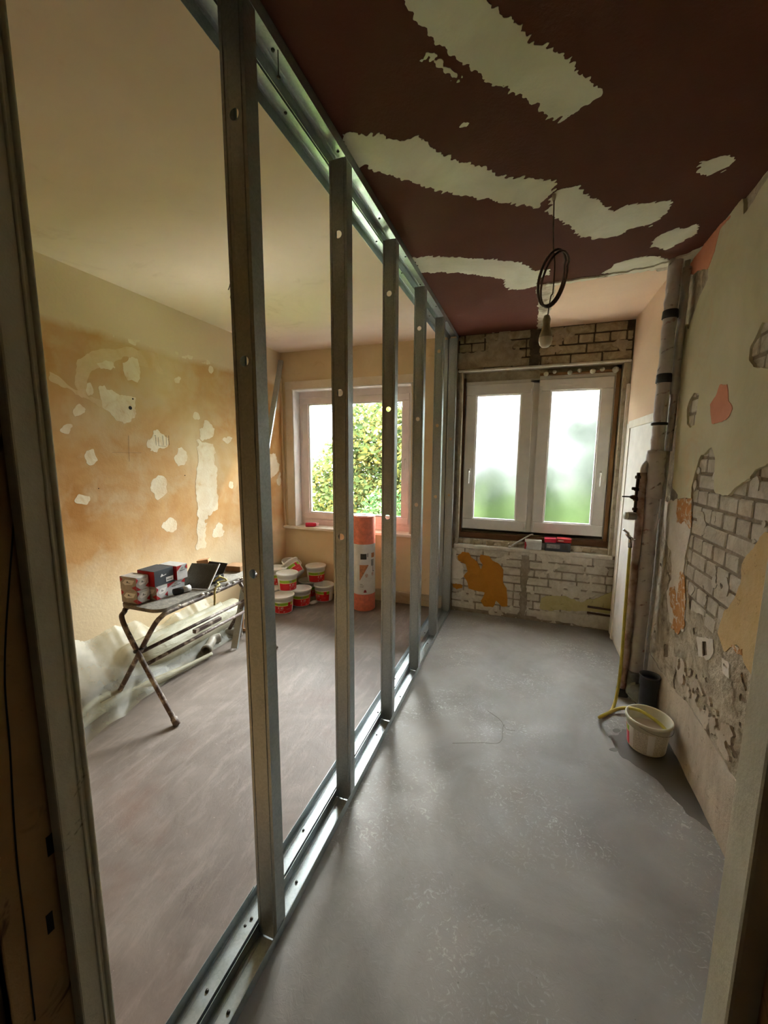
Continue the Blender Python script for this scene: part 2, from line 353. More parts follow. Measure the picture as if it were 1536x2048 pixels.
    c = mixc(nt, mu.outputs[0], lin((222, 216, 202)), lin((166, 158, 144)))
    nt.links.new(c, b.inputs['Base Color']); b.inputs['Roughness'].default_value = 0.45
special_mats()

# ------------------------------------------------------------------ mesh helpers
def catmull(pts, n=6):
    P = [Vector(p) for p in pts]; out = []
    for i in range(len(P) - 1):
        p0 = P[max(i - 1, 0)]; p1 = P[i]; p2 = P[i + 1]; p3 = P[min(i + 2, len(P) - 1)]
        for k in range(n):
            t = k / n
            out.append(0.5 * ((2 * p1) + (-p0 + p2) * t + (2 * p0 - 5 * p1 + 4 * p2 - p3) * t * t + (-p0 + 3 * p1 - 3 * p2 + p3) * t ** 3))
    out.append(P[-1]); return out
class MB:
    def __init__(s): s.v = []; s.f = []; s.m = []
    def quad(s, pts, mi=0):
        i = len(s.v); s.v += [tuple(p) for p in pts]; s.f.append(tuple(range(i, i + len(pts)))); s.m.append(mi); return s
    def box(s, a, b, mi=0, rot=None, at=None):
        x0, y0, z0 = a; x1, y1, z1 = b
        c = [(x0, y0, z0), (x1, y0, z0), (x1, y1, z0), (x0, y1, z0), (x0, y0, z1), (x1, y0, z1), (x1, y1, z1), (x0, y1, z1)]
        if rot is not None: c = [rot @ Vector(p) for p in c]
        if at is not None: c = [Vector(p) + Vector(at) for p in c]
        i = len(s.v); s.v += [tuple(p) for p in c]
        for q in ((3, 2, 1, 0), (4, 5, 6, 7), (0, 1, 5, 4), (1, 2, 6, 5), (2, 3, 7, 6), (3, 0, 4, 7)):
            s.f.append(tuple(i + k for k in q)); s.m.append(mi)
        return s
    def tube(s, pts, r, n=10, mi=0, cap=True, closed=False):
        P = [Vector(p) for p in pts]; L = len(P); up = None; rings = []
        for i, p in enumerate(P):
            if closed: t = (P[(i + 1) % L] - P[i - 1]).normalized()
            else: t = (P[min(i + 1, L - 1)] - P[max(i - 1, 0)]).normalized()
            if up is None:
                up = t.orthogonal().normalized()
            else:
                up = (up - t * up.dot(t)); up = up.normalized() if up.length > 1e-6 else t.orthogonal().normalized()
            w = t.cross(up); rr = r[i] if isinstance(r, (list, tuple)) else r
            k0 = len(s.v)
            for k in range(n):
                a = 2 * math.pi * k / n
                s.v.append(tuple(p + up * math.cos(a) * rr + w * math.sin(a) * rr))
            rings.append(k0)
        rng = range(L) if closed else range(L - 1)
        for i in rng:
            a, b = rings[i], rings[(i + 1) % L]
            for k in range(n):
                s.f.append((a + k, a + (k + 1) % n, b + (k + 1) % n, b + k)); s.m.append(mi)
        if cap and not closed:
            s.f.append(tuple(rings[0] + k for k in range(n))[::-1]); s.m.append(mi)
            s.f.append(tuple(rings[-1] + k for k in range(n))); s.m.append(mi)
        return s
    def lathe(s, prof, n=32, mi=0, at=(0, 0, 0), rot=None, a0=0.0, a1=2 * math.pi):
        full = abs(a1 - a0 - 2 * math.pi) < 1e-6; c = n if full else n + 1
        k0 = len(s.v)
        for (r, z) in prof:
            for k in range(c):
                a = a0 + (a1 - a0) * k / n
                p = Vector((r * math.cos(a), r * math.sin(a), z))
                if rot is not None: p = rot @ p
                s.v.append(tuple(p + Vector(at)))
        for i in range(len(prof) - 1):
            for k in range(n):
                a = k0 + i * c + k; b = k0 + i * c + (k + 1) % c
                s.f.append((a, b, b + c, a + c)); s.m.append(mi)
        return s
    def build(s, name, mats, parent=None, smooth=False, bevel=0.0, solid=0.0, merge=False):
        me = bpy.data.meshes.new(name); me.from_pydata([tuple(v) for v in s.v], [], s.f)
        if isinstance(mats, str): mats = [mats]
        for k in mats: me.materials.append(MATS[k])
        for p, mi in zip(me.polygons, s.m): p.material_index = mi; p.use_smooth = smooth
        if merge:
            bm = bmesh.new(); bm.from_mesh(me); bmesh.ops.remove_doubles(bm, verts=bm.verts, dist=1e-5)
            bmesh.ops.recalc_face_normals(bm, faces=bm.faces); bm.to_mesh(me); bm.free()
        me.update()
        o = bpy.data.objects.new(name, me); COL.objects.link(o)
        if parent is not None: o.parent = parent
        if bevel:
            md = o.modifiers.new('bevel', 'BEVEL'); md.width = bevel; md.segments = 2; md.limit_method = 'ANGLE'
        if solid:
            md = o.modifiers.new('solid', 'SOLIDIFY'); md.thickness = solid; md.offset = 0
        return o
def tag(o, label, cat, group=None):
    o['label'] = label; o['category'] = cat
    if group: o['group'] = group
    return o
def struct(o, label=None):
    o['kind'] = 'structure'
    if label: o['label'] = label
    return o
def empty(name, loc=(0, 0, 0), rz=0.0):
    o = bpy.data.objects.new(name, None); COL.objects.link(o); o.location = loc; o.rotation_euler = (0, 0, rz); o.empty_display_size = 0.05
    return o
def copy_tree(o, parent=None):
    c = o.copy(); COL.objects.link(c); c.parent = parent
    for ch in list(o.children): copy_tree(ch, c)
    return c
def rot_to(zdir):
    return Vector((0, 0, 1)).rotation_difference(Vector(zdir).normalized()).to_matrix()
def text_mesh(body, size, extrude=0.0004):
    cu = bpy.data.curves.new('lettering', 'FONT'); cu.body = body; cu.size = size; cu.align_x = 'CENTER'; cu.extrude = extrude
    ob = bpy.data.objects.new('lettering', cu); COL.objects.link(ob)
    dg = bpy.context.evaluated_depsgraph_get(); me = bpy.data.meshes.new_from_object(ob.evaluated_get(dg))
    bpy.data.objects.remove(ob); bpy.data.curves.remove(cu)
    return me

# ------------------------------------------------------------------ ragged layers (marching squares)
def vnoise(x, y, seed=0):
    xi = np.floor(x).astype(np.int64); yi = np.floor(y).astype(np.int64); xf = x - xi; yf = y - yi
    def h(a, b):
        n = (a * 374761393 + b * 668265263 + seed * 974711) & 0xFFFFFFFF
        n = ((n ^ (n >> 13)) * 1274126177) & 0xFFFFFFFF
        return ((n ^ (n >> 16)) & 0xFFFF) / 65535.0
    u = xf * xf * (3 - 2 * xf); v = yf * yf * (3 - 2 * yf)
    return (h(xi, yi) * (1 - u) + h(xi + 1, yi) * u) * (1 - v) + (h(xi, yi + 1) * (1 - u) + h(xi + 1, yi + 1) * u) * v
def fbm(x, y, seed=0, oct=4):
    s = 0; a = 0.5; t = 0
    for i in range(oct):
        s = s + a * vnoise(x * 2 ** i, y * 2 ** i, seed + i * 17); t += a; a *= 0.55
    return s / t - 0.5
def sdf(P, A, B):
    P = np.asarray(P, float); d = np.full(A.shape, 1e9); ins = np.zeros(A.shape, bool); n = len(P)
    for i in range(n):
        ax, ay = P[i]; bx, by = P[(i + 1) % n]; ex, ey = bx - ax, by - ay
        t = np.clip(((A - ax) * ex + (B - ay) * ey) / (ex * ex + ey * ey + 1e-12), 0, 1)
        d = np.minimum(d, np.hypot(A - ax - t * ex, B - ay - t * ey))
        c = (ay > B) != (by > B)
        with np.errstate(divide='ignore', invalid='ignore'):
            ins ^= c & (A < (B - ay) / (by - ay + 1e-15) * ex + ax)
    return np.where(ins, d, -d)
PLANES = {
    'R': (lambda p: onx(p, XR)[1:], lambda a, b, o: (XR - o, a, b)),
    'L': (lambda p: onx(p, XL)[1:], lambda a, b, o: (XL + o, a, b)),
    'B': (lambda p: ony(p, YB)[[0, 2]], lambda a, b, o: (a, YB - o, b)),
    'C': (lambda p: onz(p, ZC)[:2], lambda a, b, o: (a, b, ZC - o)),
    'F': (lambda p: onz(p, 0)[:2], lambda a, b, o: (a, b, o)),
}
def pix(plane, pts): return [tuple(PLANES[plane][0](p)) for p in pts]
def blob(plane, px, py, rx, ry, n=14, seed=0):
    rnd = random.Random(seed * 7 + int(px)); return pix(plane, [(px + math.cos(2 * math.pi * k / n) * rx * rnd.uniform(.8, 1.15), py + math.sin(2 * math.pi * k / n) * ry * rnd.uniform(.8, 1.15)) for k in range(n)])
def F(P, amp=0.02, sc=0.08, seed=1, grow=0.0):
    return lambda A, B: sdf(P, A, B) + grow + amp * 2 * fbm(A / sc, B / sc, seed)
def union(*fs): return lambda A, B: np.maximum.reduce([f(A, B) for f in fs])
def minus(f, *gs): return lambda A, B: np.minimum.reduce([f(A, B)] + [-g(A, B) for g in gs])
def bounds(*Ps, pad=0.06):
    q = np.concatenate([np.asarray(P) for P in Ps]); return q[:, 0].min() - pad, q[:, 0].max() + pad, q[:, 1].min() - pad, q[:, 1].max() + pad
def layer(name, parent, plane, f, bb, step, off, mat, depth=None, label=None):
    a0, a1, b0, b1 = bb; na = max(2, int(math.ceil((a1 - a0) / step))); nb = max(2, int(math.ceil((b1 - b0) / step)))
    ga = np.linspace(a0, a1, na + 1); gb = np.linspace(b0, b1, nb + 1)
    A, B = np.meshgrid(ga, gb, indexing='ij'); V = f(A, B)
    to3 = PLANES[plane][1]; dep = off if depth is None else depth
    verts = []; faces = []; key = {}
    def vid(k, a, b, o):
        k = (k, o)
        if k not in key: key[k] = len(verts); verts.append(to3(a, b, o))
        return key[k]
    pos = V > 0
    cnt = pos[:-1, :-1].astype(int) + pos[1:, :-1] + pos[1:, 1:] + pos[:-1, 1:]
    for i, j in zip(*np.nonzero(cnt == 4)):
        faces.append(tuple(vid(('c', p, q), ga[p], gb[q], off) for p, q in ((i, j), (i + 1, j), (i + 1, j + 1), (i, j + 1))))
    for i, j in zip(*np.nonzero((cnt > 0) & (cnt < 4))):
        cs = ((i, j), (i + 1, j), (i + 1, j + 1), (i, j + 1)); poly = []
        for k in range(4):
            p = cs[k]; q = cs[(k + 1) % 4]
            if pos[p]: poly.append((('c',) + p, ga[p[0]], gb[p[1]], False))
            if pos[p] != pos[q]:
                t = V[p] / (V[p] - V[q]); lo, hi = (p, q) if p < q else (q, p)
                poly.append((('e',) + lo + hi, ga[p[0]] + t * (ga[q[0]] - ga[p[0]]), gb[p[1]] + t * (gb[q[1]] - gb[p[1]]), True))
        ids = [vid(k, a, b, off) for k, a, b, e in poly]
        if len(ids) >= 3: faces.append(tuple(ids))
        for k in range(len(poly)):
            x, y = poly[k], poly[(k + 1) % len(poly)]
            if x[3] and y[3]:
                faces.append((vid(x[0], x[1], x[2], off), vid(x[0], x[1], x[2], off - dep), vid(y[0], y[1], y[2], off - dep), vid(y[0], y[1], y[2], off)))
    if not faces: return None
    me = bpy.data.meshes.new(name); me.from_pydata(verts, [], faces); me.materials.append(MATS[mat]); me.update()
    o = bpy.data.objects.new(name, me); COL.objects.link(o)
    if parent is not None: o.parent = parent
    if label: o['label'] = label
    return o
def poly_layer(name, parent, plane, P, off, mat, step=0.012, amp=0.02, sc=0.06, seed=1, grow=0.0, depth=None, cut=()):
    f = F(P, amp, sc, seed, grow)
    if cut: f = minus(f, *cut)
    return layer(name, parent, plane, f, bounds(P, pad=0.04 + amp), step, off, mat, depth)

# bricks -------------------------------------------------------------
BR_MESH = {}
def brick_mesh(L, Hh, D, mat):
    k = (round(L, 3), round(Hh, 3), mat, random.randrange(3))
    if k in BR_MESH: return BR_MESH[k]
    bm = bmesh.new(); bmesh.ops.create_cube(bm, size=1.0)
    for v in bm.verts: v.co = Vector((v.co.x * L, v.co.y * D, v.co.z * Hh))
    bmesh.ops.bevel(bm, geom=bm.edges[:], offset=0.005, segments=1, affect='EDGES')
    for v in bm.verts: v.co += Vector((random.uniform(-.002, .002), random.uniform(-.0015, .0015), random.uniform(-.002, .002)))
    me = bpy.data.meshes.new('brick'); bm.to_mesh(me); bm.free(); me.materials.append(MATS[mat]); BR_MESH[k] = me
    return me
def bricks(parent, plane, f, a0, a1, b0, b1, mat, course=0.0835, Hh=0.071, offs=(0.004, 0.010), D=0.04, pattern=('s', 'h'), seed=3):
    rnd = random.Random(seed); r = 0; b = b0; n = 0
    while b < b1:
        a = a0 - (0.0 if r % 2 == 0 else 0.13); kind = pattern[r % len(pattern)]
        while a < a1:
            L = 0.245 if kind == 's' else 0.116
            if rnd.random() < 0.12: L = 0.18
            ac = a + L / 2; bc = b + Hh / 2
            lo = max(a, a0); hi = min(a + L, a1)
            if hi - lo > 0.04:
                L2 = round((hi - lo) / 0.02) * 0.02 - 0.001 if (lo > a or hi < a + L) else L
                ac = (lo + hi) / 2
                if float(f(np.array([ac]), np.array([bc]))[0]) > 0:
                    o = bpy.data.objects.new('brick', brick_mesh(L2, Hh, D, mat)); COL.objects.link(o); o.parent = parent
                    of = rnd.uniform(*offs); o.location = PLANES[plane][1](ac, bc, of - D / 2)
                    rz = {'B': 0.0, 'R': math.pi / 2, 'L': math.pi / 2}[plane]
                    o.rotation_euler = (rnd.uniform(-.008, .008), rnd.uniform(-.008, .008), rz + rnd.uniform(-.006, .006)); n += 1
            a += L + 0.011
        b += course; r += 1
    return n

# =================================================================== STRUCTURE
WT = 0.36
# floor: old boards on the left, grey screed on the right
floor = struct(MB().box((XL - .3, -2.2, -.2), (1.4, YB + .02, 0)).build('floor', 'floor_boards'))
lay = MB().box((XP - .002, -2.2, -.05), (1.3, YB, 0.002)).build('screed', 'screed', floor)
ceiling = struct(MB().box((XL - .3, -2.2, ZC), (1.4, YB + WT, ZC + .2)).build('ceiling', 'ceiling_beige'))

# back wall with the two window openings
W1 = (-2.653, -1.20, 0.80, 2.418)
W2 = (-0.70, 0.79, 0.735, 2.50)
wb = MB()
xs = [XL - .3, W1[0], W1[1], W2[0], W2[1], 1.3]
wb.box((xs[0], YB, -.2), (xs[1], YB + WT, ZC + .01)).box((xs[2], YB, -.2), (xs[3], YB + WT, ZC + .01)).box((xs[4], YB, -.2), (xs[5], YB + WT, ZC + .01))
for w in (W1, W2):
    wb.box((w[0], YB, -.2), (w[1], YB + WT, w[2])).box((w[0], YB, w[3]), (w[1], YB + WT, ZC + .01))
wall_back = struct(wb.build('wall_back', 'plaster_tan'))
wall_left = struct(MB().box((XL - .3, -2.2, -.2), (XL, YB + .01, ZC + .01)).build('wall_left', 'plaster_ochre'))
wall_right = struct(MB().box((XR, YF - .4, -.2), (XR + .4, YPIPE + .02, ZC + .01)).build('wall_right', 'render_grey'))
wall_alcove = struct(MB().box((XR2, YPIPE, -.2), (XR + .4, YB + .01, ZC + .01)).build('wall_alcove', 'plaster_white'))
wf = MB().box((XL - .02, YF - .16, -.1), (DL - .03, YF - .002, ZC + .01)).box((DR + .03, YF - .16, -.1), (XR + .3, YF - .002, ZC + .01)).box((DL - .03, YF - .16, DH), (DR + .03, YF - .002, ZC + .01))
wall_front = struct(wf.build('wall_front', 'hall_brown'))
struct(MB().box((-1.5, -2.2, -.1), (-1.3, YF - .15, ZC + .01)).build('wall_hall_left', 'hall_dark'))
struct(MB().box((.95, -2.2, -.1), (1.2, YF - .15, ZC + .01)).build('wall_hall_right', 'hall_dark'))
struct(MB().box((-1.5, -2.2, -.1), (1.2, -2.0, ZC + .01)).build('wall_hall_back', 'hall_dark'))

# doorway lining
door = struct(empty('door_1', (DL, YF, 0)))
def dpart(mb, name, mat, **k):
    o = mb.build(name, mat, None, **k); o.parent = door; o.matrix_parent_inverse = Matrix.Translation(-door.location); return o
dpart(MB().box((DL - .03, YF - .063, 0), (DL, YF, DH)), 'jamb', 'jamb_paint', bevel=0.004)
dpart(MB().box((DL - .055, YF - .16, 0), (DL - .028, YF - .063, DH)), 'rebate', 'hall_brown', bevel=0.003)
dpart(MB().tube([(DL + .001, YF - .006, 0), (DL + .001, YF - .006, DH)], .0055, 8), 'moulding', 'jamb_paint', smooth=True)
dpart(MB().tube([(DL + .0005, YF - .020, 0), (DL + .0005, YF - .020, DH)], .003, 8), 'moulding', 'jamb_paint', smooth=True)
dpart(MB().box((DR, YF - .05, 0), (DR + .03, YF, DH)), 'jamb', 'jamb_paint', bevel=0.004)
dpart(MB().box((DR + .024, YF - .16, 0), (DR + .05, YF - .048, DH)), 'rebate', 'hall_brown', bevel=0.003)
dpart(MB().box((DL - .03, YF - .16, DH - .01), (DR + .03, YF, DH + .03)), 'head', 'jamb_paint', bevel=0.004)
for py in (1690, 1845):   # lock strike mortises
    q = onx((100, py), DL - .028)
    dpart(MB().box((DL - .033, q[1] - .006, q[2] - .022), (DL - .0272, q[1] + .006, q[2] + .022)), 'strike_mortise', 'dark_hole')
# long split in the old rebate
cr = [(60, 900), (30, 1300), (40, 1500), (52, 1700), (70, 1860), (90, 2040)]
pp = [onx((a - 20, b), DL - .0275) for a, b in cr]
pp = [(DL - .0275, q[1], q[2]) for q in pp]
dpart(MB().tube(catmull(pp, 8), .0016, 5), 'crack', 'dark_hole')

# hall casing on the left, the old brown wall edge
# ------------------------------------------------------------------ ceiling layers
Z6 = win(640, 180, .4948); ZE = win(1280, 300, .2246)
brown = [(XP - .01, -0.2), (XR - .002, -0.2), (XR - .002, 3.10), (0.74, 3.13), (0.06, 3.20), (0.03, YB - .004), (XP - .01, YB - .004)]
fb = lambda A, B: sdf(brown, A, B) + 0.012 * fbm(A / .05, B / .05, 5)
layer('ceiling_paint', ceiling, 'C', fb, (XP - .06, XR, -.15, YB), 0.03, 0.0015, 'ceiling_brown')
pinkz = [(0.05, 3.2), (XR2 - .001, 3.14), (XR2 - .001, YB - .002), (0.05, YB - .002)]
layer('ceiling_paint', ceiling, 'C', F(pinkz, .004, .05), (0, XR2, 3.05, YB - .001), 0.03, 0.001, 'ceiling_beige_pink')
CP = [
    [(815, 2), (850, 62), (880, 95), (960, 150), (1060, 200), (1112, 243), (1205, 190), (1140, 120), (1080, 85), (1010, 30), (975, 4), (900, -60), (760, -60)],
    Z6([(80, 165), (230, 178), (340, 202), (400, 185), (450, 232), (540, 282), (680, 312), (700, 337), (900, 362), (960, 372), (935, 410), (880, 470), (740, 450), (640, 435), (520, 415), (400, 380), (280, 340), (190, 308), (140, 312)]),
    Z6([(950, 400), (1050, 380), (1080, 420), (1190, 490), (1260, 455), (1425, 450), (1395, 500), (1340, 545), (1260, 560), (1200, 590), (1110, 600), (1060, 590), (980, 530), (915, 490)]),
    Z6([(370, 680), (430, 668), (730, 685), (800, 695), (870, 730), (930, 725), (925, 745), (880, 760), (875, 790), (830, 805), (770, 805), (745, 790), (745, 765), (640, 745), (500, 735), (410, 735)]),
    Z6([(1140, 740), (1200, 700), (1280, 675), (1360, 665), (1420, 690), (1380, 722), (1250, 740)]),
    Z6([(1340, 632), (1350, 600), (1440, 560), (1520, 548), (1530, 575), (1470, 610), (1400, 642)]),
    ZE([(470, 190), (560, 100), (700, 65), (850, 55), (860, 90), (800, 150), (640, 210), (560, 215)]),
    Z6([(570, 140), (580, 133), (596, 134), (594, 143), (577, 145)]),
    [(850, 100), (870, 105), (905, 130), (930, 165), (905, 160), (870, 135), (840, 120)],
]
for i, P in enumerate(CP):
    Q = pix('C', P)
    fr = F(Q, 0.012 if i < 7 else 0.03, 0.05, 20 + i)
    brush = (lambda Q, i: (lambda A, B: sdf(Q, A, B) + 0.010 * 2 * fbm(A / .06, B / .06, 20 + i) + 0.024 * 2 * fbm((A * .6 + B * .8) / .012, (A * .8 - B * .6) / .045, 50 + i, 3)))(Q, i)
    layer('filler_patch', ceiling, 'C', brush if i != 8 else (lambda A, B, Q=Q: sdf(Q, A, B) - .01 + 0.06 * fbm(A / .012, B / .012, 8)), bounds(Q, pad=.06), 0.006, 0.003, 'filler_white', 0.002)
# broken chase in the ceiling and the torn edge over the pipes
ch = [(-0.02, 3.15), (0.10, 3.15), (0.10, 3.5), (0.085, 3.8), (0.09, YB - .003), (0.0, YB - .003), (0.0, 3.7)]
layer('chase_rubble', ceiling, 'C', F(ch, .015, .04, 3), bounds(ch), .01, .006, 'render_grey', .006)
ed = [(0.05, 3.17), (0.3, 3.15), (0.74, 3.09), (0.86, 3.02), (0.86, 2.9), (0.78, 2.98), (0.66, 3.08), (0.4, 3.115), (0.05, 3.14)]
layer('torn_plaster', ceiling, 'C', F(ed, .02, .04, 9), bounds(ed), .01, .012, 'filler_white', .012)
ed2 = [(0.66, 3.1), (0.86, 3.0), (0.866, 3.1), (0.866, 3.16), (0.7, 3.16)]
layer('chase_rubble', ceiling, 'C', F(ed2, .02, .04, 19), bounds(ed2), .01, .009, 'render_grey', .009)

# ------------------------------------------------------------------ left wall patches
ZG = win(0, 500, .3255)
LW = [(815, 735, 62, 82), (650, 703, 48, 34), (480, 975, 38, 46), (405, 1090, 20, 24), (550, 1270, 38, 40), (510, 1530, 40, 28), (555, 855, 20, 34),
      (970, 1190, 72, 68), (1115, 1275, 42, 62), (970, 1455, 60, 62), (1080, 800, 14, 22), (1295, 735, 14, 24), (1205, 1015, 18, 20), (1400, 1165, 36, 26),
      (1270, 1125, 58, 58), (1420, 1440, 24, 34), (1340, 1730, 40, 40), (1050, 1700, 42, 42), (700, 520, 30, 14), (830, 560, 40, 12), (950, 590, 40, 10), (1060, 628, 30, 12), (1160, 655, 50, 14), (1260, 695, 40, 12)]
for i, (a, b, rx, ry) in enumerate(LW):
    P = blob('L', a * .3255, 500 + b * .3255, rx * .3255, ry * .3255, 12, i)
    poly_layer('filler_patch', wall_left, 'L', P, .0012, 'filler_wall', .007, .045, .09, 30 + i, grow=-.004, depth=.001)
P = pix('L', ZG([(610, 850), (640, 830), (700, 880), (790, 900), (830, 900), (850, 1010), (800, 1050), (760, 1080), (720, 1040), (640, 970)]))
poly_layer('filler_patch', wall_left, 'L', P, .0012, 'filler_wall', .007, .05, .10, 61, depth=.001)
P = pix('L', ZG([(1215, 1170), (1310, 1190), (1330, 1400), (1345, 1600), (1270, 1620), (1265, 1830), (1210, 1840), (1215, 1600), (1205, 1400)]))
poly_layer('filler_patch', wall_left, 'L', P, .0014, 'filler_wall', .007, .04, .07, 62, depth=.001)
P = pix('L', ZG([(300, 740), (430, 830), (560, 900), (700, 960), (690, 990), (540, 930), (420, 860), (300, 790)]))
poly_layer('filler_patch', wall_left, 'L', P, .0009, 'filler_pale', .010, .03, .08, 63, depth=.001)
P = pix('L', ZG([(480, 680), (560, 620), (760, 590), (960, 640), (1000, 760), (760, 660), (560, 740), (520, 900), (460, 820)]))
poly_layer('filler_patch', wall_left, 'L', P, .0007, 'filler_pale', .010, .03, .08, 64, depth=.001)
for i, (px, py, w, h) in enumerate([(563, 930, 34, 50), (552, 985, 14, 22), (578, 960, 10, 30), (545, 940, 14, 40), (545, 1010, 10, 30)]):
    P = blob('L', px - 20, py, w * .4, h * .5, 12, i)
    poly_layer('filler_patch', wall_left, 'L', P, .0014, 'filler_wall', .008, .03, .05, 70 + i, depth=.001)
# pencil strokes on the filler
for i, pts in enumerate([[(955, 1138), (960, 1200)], [(945, 1142), (957, 1138)], [(972, 1150), (976, 1204)], [(976, 1204), (1022, 1206)], [(1000, 1140), (1004, 1200)], [(1020, 1138), (1024, 1202)], [(1036, 1140), (1040, 1200)], [(790, 1140), (795, 1300)], [(690, 1243), (870, 1246)]]):
    q = [onx((a * .3255, 500 + b * .3255), XL + .0015) for a, b in pts]
    MB().tube(q, .0011 if i < 7 else .0007, 4).build('pencil_stroke', 'print_dark', wall_left)
# knocked-out holes
for (a, b, r) in [(800, 970, .014), (815, 915, .006), (1135, 1385, .004), (605, 1465, .003)]:
    q = onx((a * .3255, 500 + b * .3255), XL)
    MB().lathe([(r, .0), (r * .8, .0045), (.0001, .0045)], 12, 0, (XL + .001, q[1], q[2]), Matrix.Rotation(math.pi / 2, 3, 'Y')).build('wall_hole', 'dark_hole', wall_left)

# ------------------------------------------------------------------ back wall, bare-brick side
wallb_mortar = MB()
for (x0, x1, z0, z1) in [(XP + .0, XR2, 0, W2[2] - .005), (XP, XR2, W2[3], ZC), (XP, W2[0], W2[2] - .005, W2[3]), (W2[1], XR2, W2[2] - .005, W2[3])]:
    wallb_mortar.box((x0, YB - .003, z0), (x1, YB + .001, z1))
wallb_mortar.build('mortar_bed', 'mortar_pale', wall_back)
MB().box((XP, YB - .0042, W2[3]), (XR2, YB - .001, ZC - .001)).build('mortar_bed', 'mortar', wall_back)
nb = bricks(wall_back, 'B', lambda A, B: A * 0 + 1, XP + .01, XR2 - .005, .045, .70, 'brick_lime', seed=5, offs=(.008, .015), pattern=('s', 's', 'h'))
nb += bricks(wall_back, 'B', lambda A, B: A * 0 + 1, XP + .01, XR2 - .01, W2[3] + .012, ZC - .03, 'brick_soot', seed=6, offs=(.008, .017), pattern=('s', 's', 'h'))
# leftover plaster on the bricks
Z1 = win(860, 600, .3255); ZF = win(880, 1080, .24740)
sm = lambda s, t, k=.10: (lambda A, B: fbm(A / k, B / k, s) * .5 - t)
dn = [(XP, .005), (XR2, .005), (XR2, .74), (XP, .74)]
layer('plaster_smear', wall_back, 'B', minus(union(sm(41, .075), ), lambda A, B: -sdf(dn, A, B)), (XP + .005, XR2 - .002, .01, .73), .010, .0155, 'limewash', .013)
upz = [(XP, W2[3] + .02), (-.08, W2[3] + .02), (-.08, ZC), (XP, ZC)]
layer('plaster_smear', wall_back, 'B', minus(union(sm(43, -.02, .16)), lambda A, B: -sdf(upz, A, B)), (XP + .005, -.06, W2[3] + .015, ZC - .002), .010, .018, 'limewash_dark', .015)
upz2 = [(.05, W2[3] + .02), (XR2, W2[3] + .02), (XR2, ZC), (.05, ZC)]
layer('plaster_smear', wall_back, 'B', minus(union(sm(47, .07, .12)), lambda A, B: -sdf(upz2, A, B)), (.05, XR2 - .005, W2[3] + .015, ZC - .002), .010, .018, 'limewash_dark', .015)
P = pix('B', ZF([(145, 130), (180, 95), (235, 100), (255, 140), (300, 170), (330, 240), (350, 200), (315, 150), (330, 115), (400, 125), (420, 165), (470, 185), (515, 240), (510, 340), (540, 390), (545, 530), (500, 535), (455, 490), (430, 540), (360, 535), (330, 490), (365, 420), (290, 405), (230, 390), (220, 330), (190, 290), (225, 250), (210, 190), (150, 165)]))
poly_layer('old_paint', wall_back, 'B', P, .0165, 'paint_ochre', .008, .008, .04, 80, depth=.010)
P = pix('B', ZF([(105, 350), (180, 360), (190, 385), (110, 390)])); poly_layer('old_paint', wall_back, 'B', P, .0165, 'paint_ochre', .008, .02, .03, 81, depth=.010)
P = pix('B', ZF([(810, 470), (850, 440), (1000, 450), (1100, 490), (1230, 470), (1400, 400), (1420, 480), (1400, 590), (1100, 580), (815, 550)]))
poly_layer('old_paint', wall_back, 'B', P, .0162, 'stain_olive', .010, .03, .08, 82, depth=.010)
P = pix('B', ZF([(815, 560), (1100, 590), (1420, 610), (1440, 740), (1300, 720), (1000, 660), (780, 630)]))
poly_layer('plaster_base_band', wall_back, 'B', P, .0165, 'limewash', .012, .02, .08, 83, depth=.012)
P = pix('B', ZF([(95, 60), (140, 80), (130, 160), (210, 220), (190, 300), (140, 340), (100, 340)]))
poly_layer('plaster_smear', wall_back, 'B', P, .0158, 'plaster_white', .010, .03, .08, 84, depth=.010)
# vertical chase with the old cable
cz = [(-.02, .02), (.045, .02), (.05, .68), (-.025, .68)]
layer('chase', wall_back, 'B', F(cz, .03, .06, 88), bounds(cz), .008, .0178, 'mortar_pale', .006)
cz = [(-.055, W2[3]), (.03, W2[3]), (.04, ZC - .004), (-.06, ZC - .004)]
layer('chase', wall_back, 'B', F(cz, .025, .05, 89), (-.10, .08, W2[3] + .01, ZC - .003), .008, .019, 'mortar', .006)
MB().tube(catmull([(-.02, YB - .012, ZC - .02), (-.03, YB - .014, 2.7), (-.02, YB - .012, 2.56), (-.025, YB - .014, 2.5)], 6), .006, 8).build('cable', 'cable_brown', wall_back, smooth=True)
# lintel edge over the window
MB().box((XP + .01, YB - .035, W2[3] - .012), (XR2 - .01, YB + .02, W2[3] + .006)).build('lintel_edge', 'limewash', wall_back, bevel=.006)
# two cut pipe stubs near the floor
for z in (.165, .225):
    MB().tube([(.60, YB - .02, z), (.80, YB - .03, z - .004)], .010, 10).build('pipe_stub', 'cable_brown', wall_back, smooth=True)

